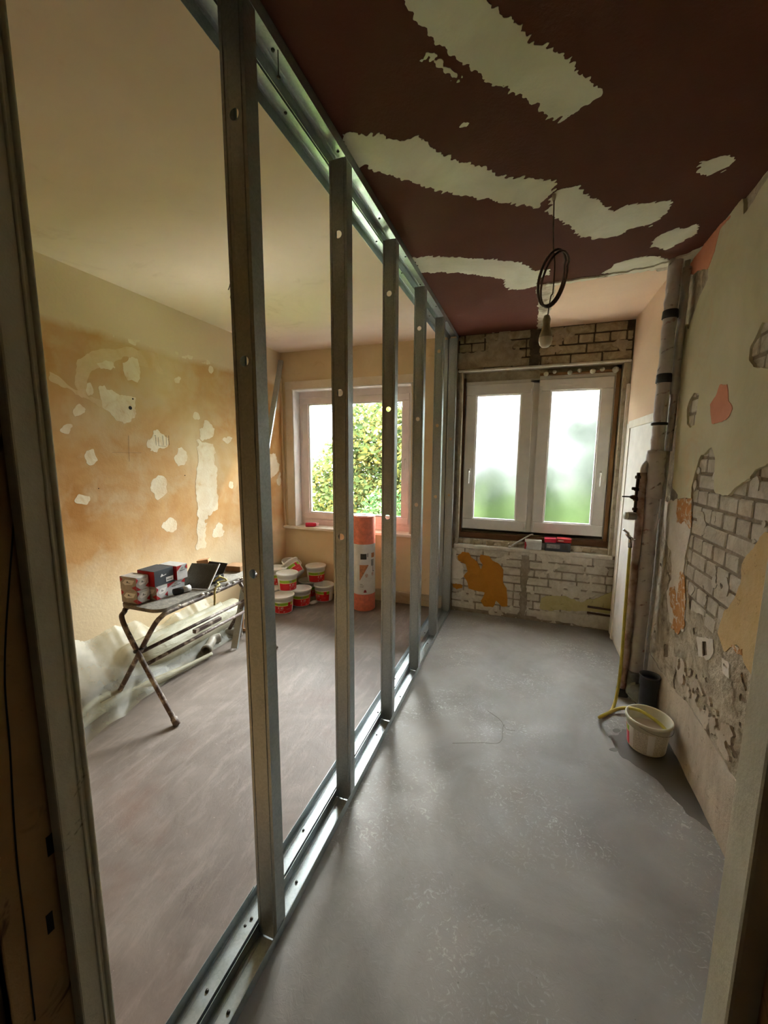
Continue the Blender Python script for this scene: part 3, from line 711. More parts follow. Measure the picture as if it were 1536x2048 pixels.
# reveals of the frosted window
rv = MB()
rv.box((W2[0] - .001, YB - .012, W2[2]), (W2[0] + .028, YB + .12, W2[3])); rv.box((W2[1] - .05, YB - .012, W2[2]), (W2[1] + .004, YB + .12, W2[3]))
rv.box((W2[0], YB - .003, W2[3] - .010), (W2[1], YB + .14, W2[3] + .001))
rv.box((W2[0], YB + .10, 2.40), (W2[1], YB + .19, 2.52)).box((W2[0], YB + .10, .72), (W2[1], YB + .19, .90)).box((W2[0]-.01, YB + .10, .72), (-.655, YB + .19, 2.5)).box((.70, YB + .10, .72), (W2[1] + .01, YB + .19, 2.5))
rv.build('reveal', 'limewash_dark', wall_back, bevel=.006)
sl = MB().box((XP + .012, YB - .022, .70), (XR2 - .02, YB + .14, .742)); sl.build('brick_sill', 'limewash', wall_back, bevel=.012)
MB().box((W2[0] + .02, YB + .03, .74), (W2[1] - .03, YB + .14, .80)).build('rubble_bed', 'render_grey', wall_back, bevel=.01)
for i in range(9):      # broken brick ends lying on the rough sill
    x = -.62 + i * .15 + random.uniform(-.03, .03)
    if -.12 < x < .45: continue
    MB().box((-.05, -.03, 0), (.05, .03, .045), 0, Euler((random.uniform(-.2, .2), random.uniform(-.1, .1), random.uniform(-.5, .5))).to_matrix(), (x, YB + .05, .742)).build('brick', 'brick_soot', wall_back, bevel=.006)
MB().box((W2[0] + .03, YB + .045, .805), (W2[1] - .05, YB + .15, .862)).build('sill_batten', 'wood_dark', wall_back, bevel=.004)
MB().box((W2[0] + .028, YB + .06, .86), (W2[0] + .045, YB + .13, 2.44)).build('side_batten', 'wood_dark', wall_back, bevel=.003)
MB().box((.70, YB + .06, .86), (.732, YB + .12, 2.45)).build('side_batten', 'wood_bare', wall_back, bevel=.003)
MB().box((.05, YB + .05, 2.425), (.70, YB + .12, 2.445)).build('head_batten', 'wood_bare', wall_back, bevel=.003)

# cream/white plaster left of the left window is the wall itself; trims -------------
# ------------------------------------------------------------------ windows
def frame_ring(mb, x0, x1, z0, z1, wd, y0, y1, mi=0, wb=None, wt=None):
    wb = wb or wd; wt = wt or wd
    mb.box((x0, y0, z0), (x1, y1, z0 + wb), mi).box((x0, y0, z1 - wt), (x1, y1, z1), mi)
    mb.box((x0, y0, z0 + wb), (x0 + wd, y1, z1 - wt), mi).box((x1 - wd, y0, z0 + wb), (x1, y1, z1 - wt), mi)
    return mb
def handle(parent, x, y, z, mat='pvc_white', tilt=0.0):
    h = MB().box((x - .013, y - .012, z - .035), (x + .013, y, z + .035)).build('handle', mat, parent, bevel=.005)
    MB().tube(catmull([(x, y - .01, z), (x, y - .04, z), (x + tilt * .3, y - .045, z - .03), (x + tilt, y - .042, z - .12)], 5), [.009] * 16, 8).build('lever', mat, h, smooth=True)
w1 = struct(empty('window_1'))
yf = YB + .13
frame_ring(MB(), W1[0] + .004, W1[1] - .004, .801, W1[3] - .004, .085, yf, yf + .075, wb=.105, wt=.09).build('window_frame', 'pvc_pink', w1, bevel=.005)
frame_ring(MB(), -2.595, -1.262, .885, 2.335, .075, yf - .018, yf + .05).build('sash', 'pvc_pink', w1, bevel=.006)
frame_ring(MB(), -2.521, -1.336, .959, 2.261, .014, yf - .006, yf + .03).build('glazing_bead', 'pvc_white', w1, bevel=.004)
MB().box((-2.51, yf + .018, .968), (-1.345, yf + .034, 2.252)).build('pane', 'glass_clear', w1)
handle(w1, -1.30, yf - .018, 1.62, 'pvc_pink')
MB().box((-2.60, yf - .02, .862), (-1.25, yf + .0, .872)).build('drip_rail', 'pvc_pink', w1, bevel=.002)
t1 = struct(empty('trim_1'))
cw = .095
MB().box((W1[0] - cw, YB - .018, .80), (W1[0], YB, W1[3])).build('casing', 'casing_paint', t1, bevel=.004)
MB().box((W1[1], YB - .018, .80), (W1[1] + cw, YB, W1[3])).build('casing', 'casing_paint', t1, bevel=.004)
MB().box((W1[0] - cw, YB - .020, W1[3]), (W1[1] + cw, YB, W1[3] + .088)).build('casing', 'casing_paint', t1, bevel=.004)
MB().box((W1[0], YB - .016, .80), (W1[0] + .012, yf, W1[3])).build('reveal_board', 'reveal_white', t1, bevel=.002)
MB().box((W1[1] - .012, YB - .016, .80), (W1[1], yf, W1[3])).build('reveal_board', 'reveal_white', t1, bevel=.002)
MB().box((W1[0], YB - .016, W1[3] - .012), (W1[1], yf, W1[3])).build('reveal_board', 'reveal_white', t1, bevel=.002)
t2 = struct(MB().box((XL + .004, YB - .055, .775), (W1[1] + cw + .01, yf + .02, .805)).build('trim_2', 'sill_paint', bevel=.006), 'white painted window board under the clear window')
struct(MB().box((-1.95, YB - .022, 0.004), (XP - .2, YB, .135)).build('baseboard_back', 'baseboard_paint', bevel=.005))
MB().box((-1.96, YB - .026, .12), (XP - .2, YB, .138)).build('bead', 'baseboard_paint', bpy.data.objects['baseboard_back'], bevel=.004)
struct(MB().box((XP - .20, YB - .03, 0.004), (XP - .09, YB, .15)).build('trim_3', 'limewash', bevel=.01))
# reveal left corner: pilaster strip (dark stained joint) in the left corner
MB().box((XL, YB - .03, .80), (XL + .022, YB, 2.55)).build('corner_batten', 'plaster_tan', wall_back, bevel=.004)

w2 = struct(empty('window_2'))
yf2 = YB + .085
frame_ring(MB(), -.672, .715, .865, 2.415, .05, yf2 + .015, yf2 + .09).box((-.03, yf2 + .015, .90), (.08, yf2 + .09, 2.40)).build('window_frame', 'pvc_white', w2, bevel=.005)
for (x0, x1, z1) in ((-.645, -.004, 2.375), (.052, .69, 2.39)):
    s = frame_ring(MB(), x0, x1, .90, z1, .105, yf2 - .012, yf2 + .06).build('sash', 'pvc_white', w2, bevel=.006)
    frame_ring(MB(), x0 + .1, x1 - .1, 1.0, z1 - .1, .016, yf2 - .004, yf2 + .03).build('glazing_bead', 'reveal_white', s, bevel=.004)
    MB().box((x0 + .106, yf2 + .02, 1.006), (x1 - .106, yf2 + .036, z1 - .106)).build('pane', 'glass_frosted', s)
    xh = x0 + .055 if x0 < 0 else x1 - .055
    handle(s, xh, yf2 - .012, 1.50, 'pvc_white')
    xq = x1 - .012 if x0 < 0 else x0 + .012
    for zz in (.96, z1 - .10): MB().tube([(xq, yf2 - .02, zz - .035), (xq, yf2 - .02, zz + .035)], .008, 8).build('hinge', 'pvc_white', s, smooth=True)
MB().box((.052, yf2 + .0, 2.392), (.72, yf2 + .06, 2.425)).build('frame_extension', 'pvc_white', w2, bevel=.004)
MB().box((.695, yf2 - .004, .88), (.722, yf2 + .06, 2.41)).build('frame_extension', 'sill_paint', w2, bevel=.004)
for i, (zx, zy) in enumerate(((815, 415), (880, 398), (998, 404), (1073, 387), (1175, 393), (1248, 378), (1350, 381))):
    q = ony((880 + zx * .2604, 640 + zy * .2602), YB + .03)
    r = (.022, .017, .021, .019, .024, .02, .028)[i]
    MB().lathe([(.0001, -r), (r * .6, -r * .8), (r * .95, -r * .3), (r, .0), (r * .9, r * .5), (r * .5, r * .85), (.0001, r)], 14, 0, (q[0], YB + .035, q[2])).build('foam_blob', 'foam', w2, smooth=True)

# portals: let the renderer find the sky through the two openings
for (x0, x1, z0, z1) in (W1, W2):
    pl = bpy.data.lights.new('window_portal', 'AREA'); pl.shape = 'RECTANGLE'; pl.size = x1 - x0; pl.size_y = z1 - z0
    pl.cycles.is_portal = True
    po = bpy.data.objects.new('window_portal', pl); COL.objects.link(po)
    po.location = ((x0 + x1) / 2, YB + WT + .02, (z0 + z1) / 2); po.rotation_euler = (-math.pi / 2, 0, 0)

# ------------------------------------------------------------------ right wall
Z5 = win(1180, 860, .3417); Z4 = win(1180, 460, .24417)
hole = pix('R', Z5([(670, 150), (700, 130), (735, 100), (757, 170), (748, 360), (800, 385), (830, 385), (880, 330), (1000, 270), (1060, 240), (1120, 300), (1100, 600), (1010, 640), (930, 700), (900, 850), (860, 980), (790, 1100), (690, 1085), (600, 1040), (575, 900), (582, 760), (570, 700), (612, 560), (614, 330), (640, 230)]))
g1 = pix('R', Z4([(880, 1330), (925, 1340), (910, 1440), (885, 1590), (850, 1620), (820, 1590), (820, 1450), (850, 1380)]))
g2 = pix('R', Z4([(1450, 760), (1530, 740), (1530, 1120), (1400, 1130), (1340, 1060), (1350, 960)]))
g3 = pix('R', Z4([(1330, 2040), (1400, 1960), (1530, 1900), (1530, 2060)]))
olive = pix('R', Z5([(470, -1200), (1400, -1600), (1500, 100), (1300, 300), (1060, 300), (880, 400), (800, 430), (612, 400), (530, 400), (480, 400)]))
olive = [(3.10, 2.835), (3.06, 2.30), (3.03, 1.95), (2.98, 1.47), (2.86, 1.44)] + [tuple(q) for q in pix('R', Z5([(530, 402), (612, 400), (640, 420), (760, 430), (880, 420), (1000, 380)]))] + [(1.5, 1.50), (0.6, 1.55), (0.6, 2.835)]
gt = pix('R', ZE([(450, 1130), (520, 1080), (640, 1050), (640, 1140), (560, 1300), (500, 1480), (460, 1590), (420, 1540), (400, 1300)]))
gt2 = pix('R', ZE([(1140, 60), (1080, 100), (1000, 200), (960, 380), (965, 560), (1010, 500), (1060, 440), (1140, 300), (1200, 200)]))
fol = minus(F(olive, .010, .06, 90), F(hole, .012, .05, 91), F(g1, .008, .03, 92), F(g2, .01, .04, 93), F(g3, .012, .04, 96), F(gt, .012, .04, 94), F(gt2, .015, .04, 95))
layer('olive_plaster', wall_right, 'R', fol, (.58, YPIPE - .03, 1.30, ZC - .002), .0125, .016, 'plaster_olive', .016)
# bricks showing in the broken areas
hb = union(F(hole, .0, .05, 91, .05), F(g1, 0, 1, 1, .08), F(g2, 0, 1, 1, .09), F(g3, 0, 1, 1, .08))
mort = MB().box((XR - .0015, 1.5, .40), (XR + .001, 3.05, 2.3)).build('mortar_bed', 'mortar_pale', wall_right)
nb += bricks(wall_right, 'R', hb, 1.45, 2.95, .412, 2.30, 'brick_grey', seed=9, offs=(.004, .010), pattern=('h', 's', 'h'))
layer('plaster_smear', wall_right, 'R', minus(sm(101, .075, .12), lambda A, B: -sdf(hole, A, B)), bounds(hole), .010, .0112, 'limewash', .010)
# lower areas
rb = [(1.2, .36), (2.2, .37), (2.9, .30), (3.12, .3), (3.14, .002), (1.2, .002)]
layer('skirt_plaster', wall_right, 'R', F(rb, .02, .12, 110), (1.3, YPIPE - .02, .002, .5), .015, .012, 'plaster_base', .012)
lowr = minus(F([(1.2, .34), (1.2, 1.2), (1.8, 1.1), (3.1, 1.3), (3.1, .30), (2.2, .34)], .03, .2, 111), F(hole, .01, .05, 91, .01),
             F(pix('R', Z5([(665, 1240), (700, 1240), (700, 1330), (672, 1330)])), .004, .03, 3), F(pix('R', Z5([(440, 1255), (468, 1255), (465, 1330), (440, 1330)])), .004, .03, 4),
             sm(113, .10, .09))
layer('grey_render', wall_right, 'R', lowr, (1.3, YPIPE - .02, .28, 1.5), .0125, .008, 'render_grey', .008)
P = pix('R', Z5([(1050, 600), (930, 720), (895, 900), (860, 990), (810, 1060), (770, 1200), (800, 1280), (890, 1280), (940, 1400), (1100, 1700), (1200, 600)]))
poly_layer('old_paint', wall_right, 'R', P, .0115, 'paint_peach', .0125, .03, .08, 120, depth=.008)
WP = pix('R', Z5([(440, 420), (530, 402), (612, 405), (606, 570), (575, 720), (560, 850), (572, 1000), (562, 1180), (480, 1130), (460, 950), (490, 880), (490, 720), (450, 640)]))
poly_layer('white_plaster', wall_right, 'R', WP, .0125, 'plaster_white', .010, .014, .05, 121, depth=.010)
for i, P in enumerate((Z5([(525, 405), (614, 400), (608, 575), (575, 545), (520, 545)]), Z5([(480, 930), (510, 920), (520, 1000), (545, 830), (570, 850), (575, 1000), (565, 1160), (530, 1200), (490, 1160), (505, 1080), (480, 1010)]), Z5([(850, 1265), (910, 1290), (915, 1330), (880, 1320)]))):
    poly_layer('old_paint', wall_right, 'R', pix('R', P), .0135, 'paint_rust', .008, .02, .03, 122 + i, depth=.003)
for i, P in enumerate((Z5([(640, 1215), (735, 1225), (745, 1290), (715, 1350), (655, 1330)]), Z5([(790, 1335), (835, 1380), (830, 1450), (795, 1420)]))):
    poly_layer('white_plaster', wall_right, 'R', pix('R', P), .0125, 'plaster_white', .008, .012, .03, 132 + i, depth=.004,
               cut=(F(pix('R', ([Z5([(672, 1240), (698, 1240), (702, 1320), (675, 1325)]), Z5([(800, 1365), (822, 1390), (826, 1405), (800, 1385)])][i])), .003, .03, 5),))
# rubble line where the skirting was torn off
rub = pix('R', Z5([(500, 1330), (560, 1330), (700, 1560), (870, 1780), (870, 1960), (820, 1930), (620, 1620), (540, 1450)]))
layer('torn_plaster', wall_right, 'R', minus(F(rub, .03, .06, 140), sm(141, .03, .05)), bounds(rub), .009, .019, 'plaster_base', .012)
# salmon / brown remnants at the top
for P, mt, sd in ((ZE([(850, 565), (750, 650), (690, 710), (540, 900), (480, 1010), (450, 1130), (540, 1080), (640, 1050), (670, 960), (700, 900), (745, 700), (840, 600)]), 'paint_salmon', 150),
                  (Z4([(1100, 1265), (1165, 1260), (1170, 1400), (1205, 1460), (1150, 1560), (1030, 1585), (1020, 1430), (1070, 1360)]), 'paint_salmon', 151),
                  (ZE([(830, 400), (760, 500), (640, 640), (575, 820), (530, 905), (690, 720), (750, 650), (860, 500), (960, 380), (980, 300)]), 'ceiling_brown', 152)):
    Q = [(a, min(b, ZC - .004)) for a, b in pix('R', P)]
    layer('old_paint', wall_right, 'R', F(Q, .012, .05, sd), (bounds(Q)[0], min(bounds(Q)[1], YPIPE - .02), bounds(Q)[2], ZC - .002), .010, .0185, mt, .003)
# painted beige wall behind the pipes and the flush white access panel
bg = MB().box((XR2 - .0015, YPIPE + .01, 1.02), (XR2 + .001, YB - .02, ZC - .001)).build('beige_paint', 'ceiling_beige_pink', wall_alcove)
MB().box((XR2 - .004, YPIPE, .002), (XR2 + .001, YB - .03, 1.95)).build('white_plaster', 'plaster_white', wall_alcove)
pan = empty('access_panel', (XR2 - .006, 3.17, .06))
tag(pan, 'flush white access panel in the wall behind the grey pipes', 'panel')
MB().box((-.012, 0, 0), (0, .76, 1.84)).build('panel_leaf', 'panel_white', pan, bevel=.003)
fr = MB().box((-.02, .76, -.04), (.001, .80, 1.88)).box((-.02, 0, 1.84), (.001, .80, 1.90)).build('panel_frame', 'sill_paint', pan, bevel=.003)
# corner cove strip between back wall and right wall
MB().box((XR2 - .03, YB - .03, .74), (XR2, YB - .002, 2.30)).build('corner_plaster', 'plaster_white', wall_alcove, bevel=.008)

# =================================================================== THINGS
# ------------------------------------------------------------------ metal stud partition
SW, SF = .075, .05
def stud_mesh(name, z0, z1, holes, hr=.0145, lip=.006):
    """C section, web towards the viewer (-y), with round service holes"""
    v = []; f = []
    prof = [(0, .0), (.008, 0), (.0095, .0022), (.012, .0022), (.0135, 0), (.0215, 0)]
    right = [(SW - a, b) for a, b in prof[::-1]]
    def strip(a, b, za, zb):
        i = len(v); v.extend([(a[0], a[1], za), (b[0], b[1], za), (b[0], b[1], zb), (a[0], a[1], zb)]); f.append((i, i + 1, i + 2, i + 3))
    for P in ([(lip, SF), (0, SF)] + prof, right + [(SW, SF), (SW - lip, SF)]):
        for a, b in zip(P[:-1], P[1:]): strip(a, b, z0, z1)
    c0, c1 = prof[-1][0], right[0][0]; cxm = SW / 2; hh = (c1 - c0) / 2; n = 24
    zc = z0
    for h in sorted(holes):
        strip((c0, 0), (c1, 0), zc, h - hh)
        i0 = len(v)
        for k in range(n):
            a = 2 * math.pi * (k + .5) / n; ca, sa = math.cos(a), math.sin(a); m = max(abs(ca), abs(sa))
            v.append((cxm + hr * ca, 0, h + hr * sa)); v.append((cxm + hh * ca / m, 0, h + hh * sa / m))
        for k in range(n):
            a = i0 + 2 * k; b = i0 + 2 * ((k + 1) % n); f.append((a, a + 1, b + 1, b))
        for (sx, sz) in ((1, 1), (1, -1), (-1, 1), (-1, -1)):
            ks = [i0 + 2 * k + 1 for k in range(n)]
            cands = sorted(ks, key=lambda q: (v[q][0] - (cxm + sx * hh)) ** 2 + (v[q][2] - (h + sz * hh)) ** 2)[:2]
            i = len(v); v.append((cxm + sx * hh, 0, h + sz * hh)); f.append((cands[0], cands[1], i))
        zc = h + hh
    strip((c0, 0), (c1, 0), zc, z1)
    me = bpy.data.meshes.new(name); me.from_pydata(v, [], f)
    bm = bmesh.new(); bm.from_mesh(me); bmesh.ops.remove_doubles(bm, verts=bm.verts, dist=1e-5); bmesh.ops.recalc_face_normals(bm, faces=bm.faces); bm.to_mesh(me); bm.free()
    me.materials.append(MATS['galvanised_steel'])
    return me
HOLES = (2.533, 1.920, 1.304)
sm_ = stud_mesh('metal_stud', .006, ZC - .035, HOLES)
ST = [(.966, 'tall galvanised steel stud nearest the doorway'), (1.568, 'second galvanised steel stud from the doorway, left of the orange roll'),
      (2.19, 'third galvanised steel stud from the doorway, right of the orange roll'), (2.825, 'fourth galvanised steel stud from the doorway'),
      (3.47, 'fifth galvanised steel stud, last free-standing one before the window wall')]
for i, (y, lb) in enumerate(ST):
    o = bpy.data.objects.new('metal_stud', sm_); COL.objects.link(o); o.location = (XP - .002 - SW + random.uniform(-.002, .002), y, 0)
    md = o.modifiers.new('solid', 'SOLIDIFY'); md.thickness = .0011; md.offset = 0
    tag(o, lb, 'metal stud', 'studs of the partition frame')
o = bpy.data.objects.new('metal_stud', stud_mesh('wall_stud', .006, ZC - .035, (1.83, 1.26), .012)); COL.objects.link(o)
o.location = (XP - .002 - SW, YB - .028 - SF, 0); md = o.modifiers.new('solid', 'SOLIDIFY'); md.thickness = .0011; md.offset = 0
tag(o, 'galvanised end stud screwed to the brick window wall', 'metal stud', 'studs of the partition frame')
# slim end channel of the second row, with the slot
ec = MB()
x0, x1 = XP - .165, XP - .09
ec.quad([(x0, YB - .02, .006), (x1, YB - .02, .006), (x1, YB - .02, ZC - .03), (x0, YB - .02, ZC - .03)])
ec.quad([(x0, YB - .07, .006), (x0, YB - .02, .006), (x0, YB - .02, ZC - .03), (x0, YB - .07, ZC - .03)])
ec.quad([(x1, YB - .07, .006), (x1, YB - .02, .006), (x1, YB - .02, .03), (x1, YB - .07, .03)])
ec.quad([(x1, YB - .07, .48), (x1, YB - .02, .48), (x1, YB - .02, ZC - .03), (x1, YB - .07, ZC - .03)])
ec.quad([(x1, YB - .07, .03), (x1, YB - .058, .03), (x1, YB - .058, .48), (x1, YB - .07, .48)]).quad([(x1, YB - .032, .03), (x1, YB - .02, .03), (x1, YB - .02, .48), (x1, YB - .032, .48)])
o = ec.build('wall_channel', 'galvanised_steel', solid=.0011)
tag(o, 'pale slotted steel channel on the window wall behind the end stud', 'metal channel')
def track(name, x0, x1, y0, y1, z, up, label, group, fl=.04, screws=()):
    s = 1 if up else -1; m = MB()
    prof = [(x0, z + s * fl), (x0, z)] + [(x0 + .006, z), (x0 + .010, z + s * .002), (x0 + .016, z + s * .002), (x0 + .02, z)] + [(x1 - .02, z), (x1 - .016, z + s * .002), (x1 - .01, z + s * .002), (x1 - .006, z)] + [(x1, z), (x1, z + s * fl)]
    for a, b in zip(prof[:-1], prof[1:]): m.quad([(a[0], y0, a[1]), (b[0], y0, b[1]), (b[0], y1, b[1]), (a[0], y1, a[1])])
    o = m.build(name, 'galvanised_steel', solid=.0011, merge=True); tag(o, label, 'metal track', group)
    for y in screws:
        MB().lathe([(.0001, s * .004), (.005, s * .003), (.006, 0)], 10, 0, ((x0 + x1) / 2 + random.uniform(-.012, .012), y, z + s * .001)).build('screw', 'screw_steel', o, smooth=True)
    return o
TW = .078
TX = XP - .165       # second (left) track
scr = [.75 + .42 * k + random.uniform(-.05, .05) for k in range(8)]
track('floor_track', XP - TW, XP, YF + .02, YB - .02, .003, True, 'galvanised floor track carrying the row of studs along the screed edge', 'partition tracks', screws=scr)
track('floor_track', TX, TX + TW, 1.02, YB - .02, .003, True, 'long empty galvanised floor track just left of the stud row', 'partition tracks', screws=[y + .2 for y in scr])
track('floor_track', TX - .003, TX + TW + .001, YF + .02, 1.06, .0055, True, 'short overlapping galvanised floor track piece by the doorway', 'partition tracks', .042, [.62, .78, .99])
track('ceiling_track', XP - TW, XP, YF + .02, YB - .02, ZC - .004, False, 'galvanised ceiling track holding the tops of the studs beside the brown ceiling', 'partition tracks', screws=scr)
track('ceiling_track', TX, TX + TW, YF + .02, YB - .02, ZC - .003, False, 'empty galvanised ceiling track left of the stud row, along the beige ceiling', 'partition tracks', screws=[y + .2 for y in scr])
# nail hanging in the ceiling track
nl = MB().tube([(XP - .03, 1.16, ZC - .006), (XP - .03, 1.16, ZC - .075)], .0016, 8).lathe([(.0001, 0), (.006, .001), (.006, .003), (.0001, .004)], 10, 0, (XP - .03, 1.16, ZC - .078)).build('nail', 'screw_steel', smooth=True)
tag(nl, 'loose nail hanging from the ceiling track near the first stud', 'nail')

# leaning profile in the far left corner
A = Vector((-2.305, 2.61, 0.012)); Bv = Vector((-2.765, 4.12, 2.745))
dv = Bv - A; L = dv.length
pr = MB(); w, d = .052, .03
for a, b in [((-w / 2, d), (-w / 2, 0)), ((-w / 2, 0), (w / 2, 0)), ((w / 2, 0), (w / 2, d))]:
    pr.quad([(a[0], a[1], 0), (b[0], b[1], 0), (b[0], b[1], L), (a[0], a[1], L)])
o = pr.build('steel_profile', 'galvanised_steel', solid=.0012)
zax = dv.normalized(); yax = (Vector((-.35, 1, 0)) - zax * Vector((-.35, 1, 0)).dot(zax)).normalized(); xax = yax.cross(zax)
o.matrix_world = Matrix(((xax.x, yax.x, zax.x, A.x), (xax.y, yax.y, zax.y, A.y), (xax.z, yax.z, zax.z, A.z), (0, 0, 0, 1)))
tag(o, 'long steel profile leaning into the corner left of the clear window', 'metal profile')

# ------------------------------------------------------------------ plasterer's bench
bench = empty('folding_bench', (-2.26, 2.25, 0)); tag(bench, 'plaster-splattered folding work bench with crossed tube legs', 'bench')
def bpart(mb, name, mat, par=None, **k):
    o = mb.build(name, mat, None, **k); o.parent = par or bench
    o.matrix_parent_inverse = Matrix.Translation(-bench.location) if par is None else Matrix.Identity(4); return o
zt = .675
top = MB(); outl = []
xl, xr_, ya, yb_ = -2.47, -2.115, 1.755, 2.76
for (cx_, cy_, a0) in ((xr_ - .08, ya + .06, -90), (xr_ - .08, yb_ - .06, 0), (xl + .08, yb_ - .06, 90), (xl + .08, ya + .06, 180)):
    for k in range(6):
        a = math.radians(a0 + 18 * k); outl.append((cx_ + .08 * math.cos(a), cy_ + .06 * math.sin(a)))
i = len(outl)
top.v = [(x, y, zt) for x, y in outl] + [(x, y, zt + .024) for x, y in outl]
top.f = [tuple(range(i))[::-1], tuple(range(i, 2 * i))] + [(k, (k + 1) % i, i + (k + 1) % i, i + k) for k in range(i)]; top.m = [0] * len(top.f)
bpart(top, 'bench_board', 'bench_top', bevel=.003)
r = .0155
legR = [(-2.55, 1.735, .012), (-2.32, 1.745, .36), (-2.17, 1.755, .585), (-2.135, 1.79, .645), (-2.122, 1.86, .664), (-2.12, 2.25, .664), (-2.122, 2.66, .664), (-2.135, 2.73, .645), (-2.17, 2.765, .585), (-2.32, 2.78, .36), (-2.55, 2.80, .012)]
legL = [(-1.972, 1.70, .012), (-2.215, 1.705, .36), (-2.385, 1.72, .60), (-2.42, 1.76, .648), (-2.44, 1.84, .664), (-2.45, 2.25, .664), (-2.44, 2.66, .664), (-2.42, 2.74, .648), (-2.385, 2.77, .60), (-2.215, 2.76, .36), (-1.98, 2.75, .012)]
for lg in (legR, legL):
    bpart(MB().tube(catmull(lg, 6), r, 12), 'leg_frame', 'bench_tube', smooth=True)
for (x, y) in ((-2.552, 1.735), (-2.552, 2.80), (-1.969, 1.70), (-1.977, 2.75)):
    sx = 1 if x > -2.2 else -1
    bpart(MB().tube([(x - sx * .022, y, .045), (x + sx * .004, y, .003)], .021, 12), 'foot_cap', 'bench_tube', smooth=True)
bpart(MB().tube([(-2.285, 1.735, .40), (-2.285, 2.775, .40)], .012, 10), 'crossbar', 'bench_tube', smooth=True)
bpart(MB().tube([(-2.235, 1.735, .33), (-2.235, 2.775, .33)], .012, 10), 'crossbar', 'bench_tube', smooth=True)
bpart(MB().box((-2.27, 2.15, .355), (-2.24, 2.42, .385)), 'bracket', 'bench_tube', bevel=.004)
for y in (1.715, 2.78):
    bpart(MB().tube([(-2.262, y - .03, .435), (-2.262, y + .05, .435)], .011, 8), 'pivot_bolt', 'screw_steel', smooth=True)
for k in range(16):     # dried plaster lumps along the edge rail
    y = random.uniform(1.84, 2.6); s = random.uniform(.008, .016)
    bpart(MB().lathe([(.0001, -s * .5), (s, -s * .2), (s * .9, s * .3), (.0001, s * .5)], 9, 0, (-2.112 + random.uniform(-.01, .004), y, .672 + random.uniform(0, .02))), 'plaster_lump', 'plaster_white', smooth=True)
ZT = zt + .024 + .001

def screw_box(x0, y0, z0, dx, dy, dz, style, label, rz=0.0):
    """cardboard fixing box with printed faces: origin at the near right bottom corner"""
    e = empty('screw_box', (x0, y0, z0), rz); tag(e, label, 'box', 'boxes of screws on the bench')
    body = {'mix': 'box_card', 'dark': 'box_anthracite', 'white': 'box_silver'}[style]
    MB().box((-dx, 0, 0), (0, dy, dz)).build('carton', body, e, bevel=.0015)
    def face(pts, mat, side, eps=.0009, nm='print'):
        P = []
        for (s, t) in pts:
            P.append((-dx + s * dx, -eps, t * dz) if side == 'n' else (eps, s * dy, t * dz))
        MB().quad(P).build(nm, mat, e, solid=.0003)
    for side in ('n', 'r'):
        if style == 'mix':
            face([(0, .02), (1, .02), (1, .98), (0, .98)], 'box_card' if side == 'n' else 'box_silver', side)
            face([(0, .98), (0, .55), (.18, .78)], 'box_red', side, .0016); face([(1, .02), (1, .42), (.72, .22)], 'box_red', side, .0016)
            if side == 'r': face([(0, .02), (.35, .02), (0, .35)], 'box_red', side, .0016)
            face([(.15, .52), (.35, .80), (.92, .80), (.76, .46), (.3, .36)], 'label_white', side, .0020)
            face([(.42, .60), (.46, .70), (.56, .60)], 'print_dark', side, .0026, 'logo'); face([(.40, .55), (.66, .55), (.66, .58), (.40, .58)], 'print_dark', side, .0026, 'logo')
        elif style == 'dark':
            if side == 'n': face([(0, .02), (1, .02), (1, .98), (0, .98)], 'box_red', side)
            face([(.30, .58), (.38, .74), (.46, .60), (.60, .66), (.60, .60), (.30, .54)], 'label_white', side, .0020, 'logo')
            if side == 'r': face([(.58, .12), (.97, .12), (.97, .42), (.58, .42)], 'label_white', side, .0020); face([(.62, .2), (.9, .2), (.9, .28), (.62, .28)], 'label_grey', side, .0026)
        else:
            if side == 'n': face([(0, .02), (1, .02), (1, .98), (0, .98)], 'box_red', side)
            else:
                face([(0, .98), (0, .62), (.5, .98)], 'box_red', side, .0016); face([(1, .98), (1, .6), (.8, .78)], 'box_red', side, .0016)
                face([(.25, .6), (.75, .6), (.75, .64), (.25, .64)], 'print_dark', side, .0020, 'logo'); face([(.4, .7), (.5, .86), (.62, .72)], 'label_grey', side, .0020, 'logo')
    return e
screw_box(-2.325, 1.785, ZT, .14, .088, .088, 'mix', 'red and silver screw box, lower one at the near end of the bench')
screw_box(-2.325, 1.783, ZT + .0885, .14, .088, .088, 'mix', 'red and silver screw box, upper one at the near end of the bench')
screw_box(-2.278, 1.886, ZT, .14, .085, .088, 'mix', 'red and silver screw box under the dark grey box')
screw_box(-2.285, 1.884, ZT + .0885, .15, .150, .105, 'dark', 'dark grey screw box with white logo, on top of the red one')
screw_box(-2.290, 1.978, ZT, .14, .150, .085, 'white', 'pale grey screw box on the bench below the far red-topped box')
screw_box(-2.270, 2.050, ZT + .0885, .16, .090, .102, 'white', 'white and red screw box at the far end of the upper row')
# silver tool tin in front of the boxes
t = empty('sanding_roll', (-2.225, 2.055, ZT + .022)); tag(t, 'small black and silver roll lying in front of the screw boxes', 'roll')
MB().tube([(-.03, -.055, 0), (.0, .055, 0)], .022, 16).build('roll_body', 'black_matte', t, smooth=True)
MB().tube([(-.014, .003, .0), (.0, .0555, 0)], .0226, 16).build('roll_band', 'box_silver', t, smooth=True)
